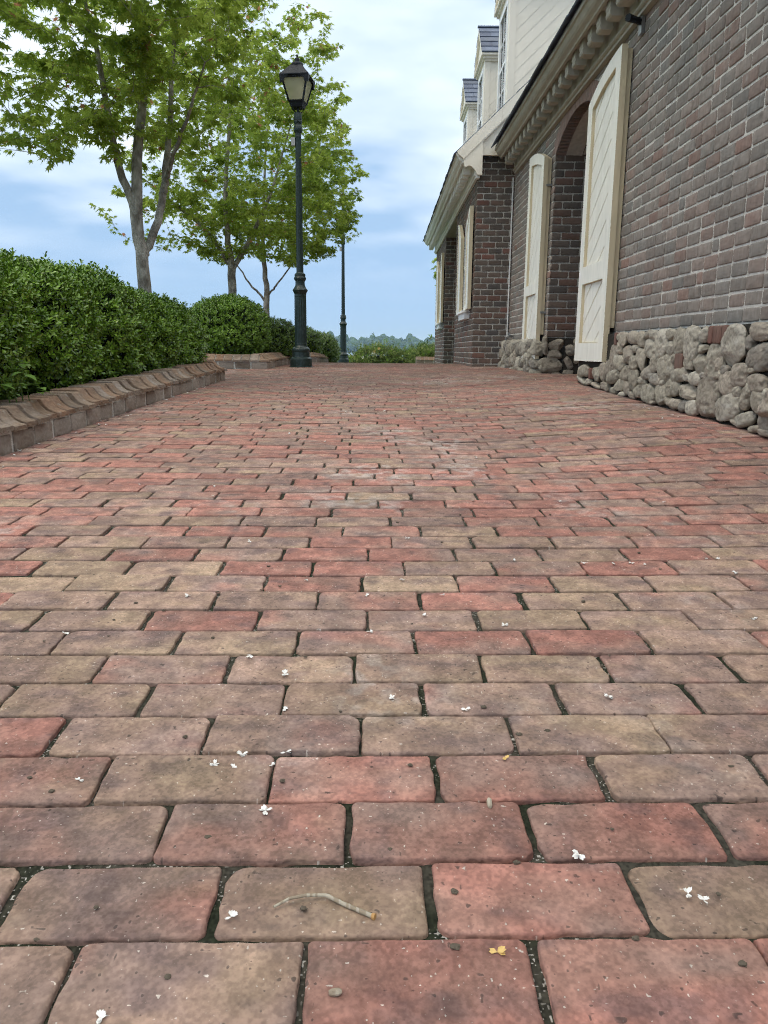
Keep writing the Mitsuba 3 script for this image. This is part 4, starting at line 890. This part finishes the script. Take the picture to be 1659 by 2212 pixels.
def tree(name, label, stems, lobes, ntip, nleaf, leaf, seed, group=None, pale=.0, red=.04, bare=()):
    g = np.random.default_rng(seed); k = lab(key(name), label, 'tree', group)
    tm = MB(); nodes, rad, dirs = [], [], []
    for P, R in stems:
        P = np.array(P, float); n = 22; t = np.linspace(0, 1, len(P)); tt = np.linspace(0, 1, n)
        from scipy.interpolate import PchipInterpolator
        Q = PchipInterpolator(t, P)(tt); rr_ = np.interp(tt, np.linspace(0, 1, len(R)), R)
        Q[1:-1, :2] += g.normal(0, .006, (n-2, 2)); tm.add(tube(Q, rr_, 10), (0, 0))
        d = np.gradient(Q, axis=0); d /= np.linalg.norm(d, axis=1, keepdims=True)
        m = n//3 if len(nodes) == 0 else 3
        nodes += list(Q[m:]); rad += list(rr_[m:]); dirs += list(d[m:])
    tm.build(f'{k}__trunk', 'bark', True)
    lobes = [(np.array(c), np.array(r)) for c, r in lobes]; vol = np.array([np.prod(r) for _, r in lobes]); vol = vol/vol.sum()
    tips = []
    for _ in range(ntip):
        c, r = lobes[g.choice(len(lobes), p=vol)]; d = g.normal(size=3); d /= np.linalg.norm(d); tips.append(c+r*d*g.uniform(.35, 1)**.5)
    tips = np.array(tips); ctr = np.mean([q for q in nodes], 0)
    tips = tips[np.argsort(np.linalg.norm((tips-ctr)*[1, 1, .6], axis=1))]
    bm = MB(); LP, LD = [], []
    for tp in tips:
        N = np.array(nodes); dlt = tp-N; dist = np.linalg.norm(dlt, axis=1); up = dlt[:, 2]/np.maximum(dist, .01)
        hor = np.hypot(dlt[:, 0], dlt[:, 1])
        cost = dist*(1+.9*np.maximum(.1-up, 0))+.4*(dist < .08)-.25*np.sqrt(np.array(rad))
        b = int(np.argmin(cost)); a = N[b]; D = dirs[b]; ds = dist[b]
        mid = a+(D*.35+np.array([0, 0, .18]))*ds*.6+dlt[b]*.25
        n = max(4, int(ds/.12)); P = bez(a, mid, tp, n); P[1:-1] += g.normal(0, .012, (n-2, 3))
        r0 = min(rad[b]*.62, .004+.011*ds); R = np.linspace(max(r0, .0028), .0016, n)
        bm.add(tube(P, R, 5, False), (0, 0))
        d = np.gradient(P, axis=0); d /= np.linalg.norm(d, axis=1, keepdims=True)+1e-9
        nodes += list(P[1:]); rad += list(R[1:]); dirs += list(d[1:])
        if any(np.linalg.norm(tp-np.array(bc)) < br for bc, br in bare): continue
        m = g.integers(int(nleaf*.6), int(nleaf*1.4)+1)
        t = 1-g.random(m)**1.5*min(1., .75/max(ds, .3)); q = t*(n-1); i0 = np.minimum(q.astype(int), n-2); fr = (q-i0)[:, None]
        LP.append(P[i0]*(1-fr)+P[i0+1]*fr); LD.append(d[i0])
    lab(bm.build(f'{k}__branches', 'bark', True), kind='stuff')
    LP, LD = np.vstack(LP), np.vstack(LD); n = len(LP)
    out = g.normal(0, 1, (n, 3))*[1, 1, .45]+LD*.5; out /= np.linalg.norm(out, axis=1, keepdims=True)
    st = g.uniform(.02, .085, n)[:, None]
    pos = LP+out*st
    X = out*[1, 1, .3]+np.stack([0*pos[:, 0], 0*pos[:, 0], -g.uniform(.1, .9, n)], 1)
    Z = np.stack([g.normal(0, .45, n), g.normal(0, .45, n), np.ones(n)], 1)
    v, f = scatter(MV, MF, pos, X, Z, leaf*g.uniform(.6, 1.25, n))
    hue = meshkit.fbm(pos*1.6+seed, 3)
    a, b = np.array((.23, .345, .055)), np.array((.44, .54, .105))
    C = a+(b-a)*np.clip(hue*1.5-.25+g.normal(0, .18, n)+pale, 0, 1)[:, None]
    zr = np.clip((pos[:, 2]-2.9)/1.6, 0, 1); rd = g.random(n) < red*(.4+2.2*zr)*(meshkit.noise(pos*2.2+seed) > .45)
    C = np.where(rd[:, None], np.array((.50, .24, .14))*g.uniform(.7, 1.2, (n, 1)), C)*g.uniform(.8, 1.15, (n, 1))
    kk = f'{k}__crown'; scene[kk] = mikit.ply((v, f), 'maple_leaf', color=np.repeat(C, len(MV), 0)); lab(kk, kind='stuff')
    return k
t1 = [([(-1.925, 6.72, .20), (-1.92, 6.7, .9), (-1.925, 6.7, 1.25), (-1.955, 6.7, 1.55), (-1.94, 6.72, 1.95), (-1.88, 6.75, 2.45), (-1.84, 6.8, 3.0), (-1.85, 6.8, 3.8), (-1.9, 6.8, 5.0)], [.072, .058, .052, .050, .045, .036, .03, .02, .008]),
      ([(-1.955, 6.7, 1.50), (-1.985, 6.69, 1.72), (-2.06, 6.67, 1.98), (-2.10, 6.65, 2.25), (-2.16, 6.6, 2.8), (-2.3, 6.5, 3.6)], [.040, .034, .031, .027, .02, .008]),
      ([(-1.925, 6.71, 1.30), (-1.87, 6.73, 1.40), (-1.80, 6.76, 1.58), (-1.745, 6.8, 1.85), (-1.70, 6.85, 2.25), (-1.66, 6.9, 2.8), (-1.5, 7., 3.7)], [.036, .035, .034, .030, .025, .019, .007]),
      ([(-1.755, 6.79, 1.80), (-1.68, 6.7, 1.93), (-1.58, 6.55, 2.07), (-1.40, 6.35, 2.34), (-1.25, 6.2, 2.6)], [.022, .019, .016, .012, .006])]
lob1 = [((-.42, 6.5, 3.24), (.34, .4, .09)), ((-2.1, 6.6, 3.45), (1.25, 1.4, 1.45)), ((-2.5, 6.2, 2.7), (1.1, 1.0, .70)), ((-2.7, 6.1, 2.22), (.9, .8, .36)), ((-1.9, 5.4, 2.95), (1.2, .7, .6)), ((-1.45, 5.6, 3.15), (.6, .7, .55)), ((-1.55, 6.2, 3.1), (.62, .9, .7)), ((-1.9, 5.7, 3.3), (1.0, .9, .85)), ((-1.6, 6.9, 2.6), (.7, .7, .5)), ((-.8, 6.5, 3.66), (.85, .8, .46))]
tree('maple', 'large maple nearest the camera, three grey stems rising from behind the boxwoods', t1, lob1, 700, 28, .064, 71, red=.05)
t2 = [([(-1.93, 10.95, .35), (-1.94, 10.9, 1.25), (-1.935, 10.9, 1.62), (-1.98, 10.9, 2.0), (-1.99, 10.9, 2.6), (-1.9, 10.9, 3.6), (-1.9, 10.9, 5.)], [.07, .057, .055, .038, .03, .02, .007]),
      ([(-1.935, 10.9, 1.60), (-2.05, 10.85, 1.83), (-2.25, 10.8, 2.10), (-2.55, 10.75, 2.35), (-3.0, 10.7, 2.7)], [.034, .030, .026, .018, .007]),
      ([(-1.935, 10.9, 1.58), (-1.80, 10.95, 1.83), (-1.64, 11., 2.1), (-1.40, 11., 2.6), (-1.1, 11., 3.5)], [.038, .034, .03, .022, .007])]
lob2 = [((-1.9, 10.9, 3.3), (1.65, 1.5, 1.6)), ((-2.6, 10.8, 2.2), (1.15, .9, .52)), ((-1.3, 10.95, 2.25), (1.0, .75, .60)), ((-1.8, 10.5, 2.6), (1.2, .8, .6)), ((-.75, 11., 3.2), (.45, .5, .6)), ((-1.9, 10.8, 4.2), (1.3, .8, 1.0)), ((-.95, 11., 4.3), (.62, .6, .8))]
tree('maple', 'second maple along the path, left of the lamp post', t2, lob2, 760, 28, .064, 72, pale=.12, red=.03)
t3 = [([(-1.85, 13.65, .3), (-1.845, 13.6, 1.0), (-1.83, 13.6, 1.4), (-1.85, 13.6, 1.8), (-1.88, 13.6, 2.4), (-1.8, 13.6, 3.6), (-1.7, 13.6, 5.)], [.066, .055, .05, .042, .03, .018, .007]),
      ([(-1.84, 13.6, 1.28), (-1.93, 13.57, 1.45), (-2.08, 13.55, 1.60), (-2.25, 13.5, 1.85), (-2.6, 13.4, 2.3)], [.022, .020, .016, .012, .005]),
      ([(-1.83, 13.6, 1.42), (-1.72, 13.62, 1.56), (-1.58, 13.6, 1.72), (-1.35, 13.6, 2.05), (-1.0, 13.6, 2.6)], [.019, .017, .014, .011, .005])]
lob3 = [((-1.5, 13.5, 2.7), (1.1, .9, .7)), ((-1.55, 13.6, 3.45), (1.35, 1.4, 1.5)), ((-.95, 13.5, 2.75), (.75, .85, .75)), ((-1.0, 13.5, 3.9), (.65, .8, .75)), ((-1.5, 13.4, 2.35), (.85, .8, .45)), ((-.62, 13.4, 2.65), (.42, .5, .42))]
tree('maple', 'third maple, its right side reaching past the lamp post', t3, lob3, 640, 27, .064, 73, pale=.15, red=.02)
t4 = [([(2.1, 19.6, .1), (2.1, 19.6, 1.2), (2.05, 19.6, 2.4), (2.1, 19.6, 3.6)], [.06, .05, .03, .01])]
tree('maple', 'maple hidden behind the far end of the gabled house, only two leafy twigs showing', t4, [((2.1, 19.6, 2.5), (.7, .6, .7)), ((1.5, 18.6, 2.55), (.32, .3, .16)), ((1.58, 18.5, 1.56), (.26, .25, .10))], 60, 18, .10, 74)

# ================================================================ small far buildings
t = lab(key('far_house'), 'tiny white gabled house on the far bank beside the far lamp post', 'house')
fx, fy, fz = -46.5, 868., -1.0
put(f'{t}__wall', extr(Polygon([(fx-6, fz-2), (fx+6, fz-2), (fx+6, fz+4), (fx, fz+9), (fx-6, fz+4)]), (0, fy, 0), **FY, d=14), 'white_paint')
put(f'{t}__roof', (np.array([(fx-6.6, fy-.5, fz+3.6), (fx, fy-.5, fz+9.2), (fx+6.6, fy-.5, fz+3.6), (fx-6.6, fy+14.5, fz+3.6), (fx, fy+14.5, fz+9.2), (fx+6.6, fy+14.5, fz+3.6)]), [[0, 1, 4, 3], [1, 2, 5, 4]]), 'slate', (.5, .5))
t = lab(key('far_block'), 'pinkish flat roofed block on the far bank showing above the boxwoods', 'building')
bx0, by0 = -70., 878.
put(f'{t}__wall', bxm((bx0-12, by0, -3), (bx0+8, by0+12, 18.0)), 'vcol', (.42, .25, .21), attr='color')
put(f'{t}__parapet', bxm((bx0-12.5, by0-.5, 18.0), (bx0+8.5, by0+12.5, 19.2)), 'vcol', (.5, .36, .31), attr='color')

# ================================================================ litter on the bricks
rng = np.random.default_rng(91)
PETALS = [(-.13,.626),(.217,.71),(.321,.646),(.310,.655),(-.12,.783),(-.172,.87),(-.165,.898),(-.196,.876),(-.125,.876),(-.11,.903),(-.126,1.017),(-.137,1.126),(.03,1.05),(.134,1.017),(.351,1.055),(-.201,1.19),(-.005,1.292),(.099,1.371),(.241,1.324),(-.537,1.281),(-.351,.843),(.14,1.479),(.062,1.57),(-.011,1.475),(-.367,1.468),(-.304,1.848),(-.518,2.475),(-.727,2.779),(.482,1.686),(.549,1.679),(.799,1.622),(.777,1.721),(.8,1.713),(.325,1.707),(-.216,.52),(-1.343,2.775),(.872,2.252),(.564,2.282),(.715,1.361),(.591,1.687),(.619,1.676),(-.142,1.567),(-1.40,3.007),(-1.413,3.147),(-.219,3.402),(.087,1.883),
 (-1.43,3.112),(-1.424,3.286),(-1.407,3.413),(-1.394,3.624),(-1.38,3.898),(-1.365,4.138),(-1.374,4.454),(-1.336,4.699),(-1.362,5.118),(-1.345,5.631),(-1.342,5.832),(-1.338,6.138),(-1.223,6.294),(1.5,4.983),(1.497,4.778),(1.54,4.397),(1.545,4.316),(1.57,4.443),(1.56,4.024),(1.55,3.914),(1.57,3.756),(1.56,3.625),(1.539,3.208),(1.5,3.606),(.937,7.087),(.509,5.081)]
for i in range(40):
    a = rng.random()
    PETALS.append((-1.33-.1*a, rng.uniform(3.2, 6.9)) if a < .4 else (rng.uniform(-1.2, 1.45), rng.uniform(1.6, 7)))
def petal(x, y, s):
    v, f = [], []
    for q in range(rng.integers(4, 7)):
        a = rng.uniform(0, 2*PI); t = rng.uniform(-.25, .6); n = len(v); c = np.array([math.cos(a), math.sin(a), t]); d = np.array([-math.sin(a), math.cos(a), rng.uniform(-.4, .4)])
        v += [np.zeros(3), c*.6+d*.42, c*1.05+d*.2, c*.9, c*1.1-d*.25, c*.55-d*.42]; f += [[n, n+1, n+2], [n, n+2, n+3], [n, n+3, n+4], [n, n+4, n+5]]
    v = np.array(v)*s; v[:, 2] -= v[:, 2].min()-.001; return v+[x, y, float(gz(x, y))+.001], np.array(f)
for i, (x, y) in enumerate(PETALS):
    s = rng.uniform(.0048, .0078) if y < 3 else rng.uniform(.006, .0095)
    lab(put('fallen_blossom', petal(x, y, s), 'petal'), 'tiny white blossom fallen on the brick path', 'blossom', 'white blossoms scattered over the brick path')
lab(put('fallen_petal', petal(.112, .584, .007), 'yellow_petal'), 'yellowed petal on the red brick right of the twig, nearest the camera', 'petal')
lab(put('fallen_petal', petal(.171, .89, .005), 'yellow_petal'), 'small yellowed petal on the red brick above the dark cone scale', 'petal')
CR = [(-.26,.639),(-.064,.637),(.082,.659),(.075,.591),(-.172,.56),(-.376,.822),(.265,.753),(.325,.572),(-.248,.943),(-.108,.843),(.048,.877),(.239,.96),(.072,1.332),(-.192,1.53),(-.233,1.659),(-.413,.849),(.161,1.025),(.417,1.448),(-.277,1.266),(-.459,1.272),(.452,.875),(.198,.95),(.371,1.16),(.34,.655),(.24,.6),(-.30,.60),(.02,.72),(.15,.70)]
for i in range(22): CR.append((rng.uniform(-.6, .7), rng.uniform(.7, 2.4)))
Si = np.array(trimesh.creation.icosphere(1).vertices); Fi = np.array(trimesh.creation.icosphere(1).faces)
for x, y in CR:
    s = rng.uniform(.0016, .0034); v = Si*(1+1.1*(meshkit.noise(Si*2+rng.uniform(0, 50, 3))-.5))[:, None]*[s*rng.uniform(1, 1.6), s, s*.65]
    lab(put('soil_crumb', (v+[x, y, float(gz(x, y))+.002], Fi), 'crumb'), 'dark crumb of soil lying on the bricks', 'crumb', 'dark soil crumbs scattered over the near bricks')
for (x, y, a, L), lb in (((.136, .797, 1.5, .017), 'dark grey cone scale at the joint above the red brick'), ((-.029, .542, .1, .011), 'short dark bit of stem on the red brick below the twig')):
    d = np.array([math.cos(a), math.sin(a), .02]); P = np.array([np.array([x, y, float(gz(x, y))+.004])+d*L*(t-.5) for t in np.linspace(0, 1, 5)])
    lab(put('cone_scale', tube(P, np.array([.55, .95, 1, .95, .5])*.0032, 7), 'twig_bark'), lb, 'cone scale')
tw = lab(key('twig'), 'pale bent twig lying on a brown brick near the bottom of the picture', 'twig')
TP = [(-.092,.637),(-.078,.646),(-.063,.650),(-.043,.652),(-.025,.642),(.001,.628)]
P = np.array([(x, y, float(gz(x, y))+.0035+.002*math.sin(i)) for i, (x, y) in enumerate(TP)]); t = np.linspace(0, 1, 30); P = np.stack([np.interp(t, np.linspace(0, 1, 6), P[:, i]) for i in range(3)], 1)
put(f'{tw}__bark', tube(P, np.linspace(.0012, .0022, 30)*(1+.14*(np.arange(30) % 3 == 0)), 8), 'twig_bark', smooth=True)
put(f'{tw}__broken_end', tube([P[-1]-[.0, 0, 0], P[-1]+[.003, -.0015, 0]], [.0027, .0033], 8), 'twig_wood')

# ================================================================ haze
if HAZE:
    scene['haze_air'] = {'type': 'homogeneous', 'albedo': {'type': 'rgb', 'value': [.93, .955, .985]}, 'sigma_t': {'type': 'rgb', 'value': [.00015, .00021, .00029]}}
    scene['haze'] = {'type': 'cube', 'to_world': T().translate([0, 1280, 15]).scale([2600, 1400, 21]), 'bsdf': {'type': 'null'}, 'interior': {'type': 'ref', 'id': 'haze_air'}}
    lab('haze', 'thin summer haze over the river', 'haze', kind='stuff')
    scene['camera']['medium'] = {'type': 'ref', 'id': 'haze_air'}
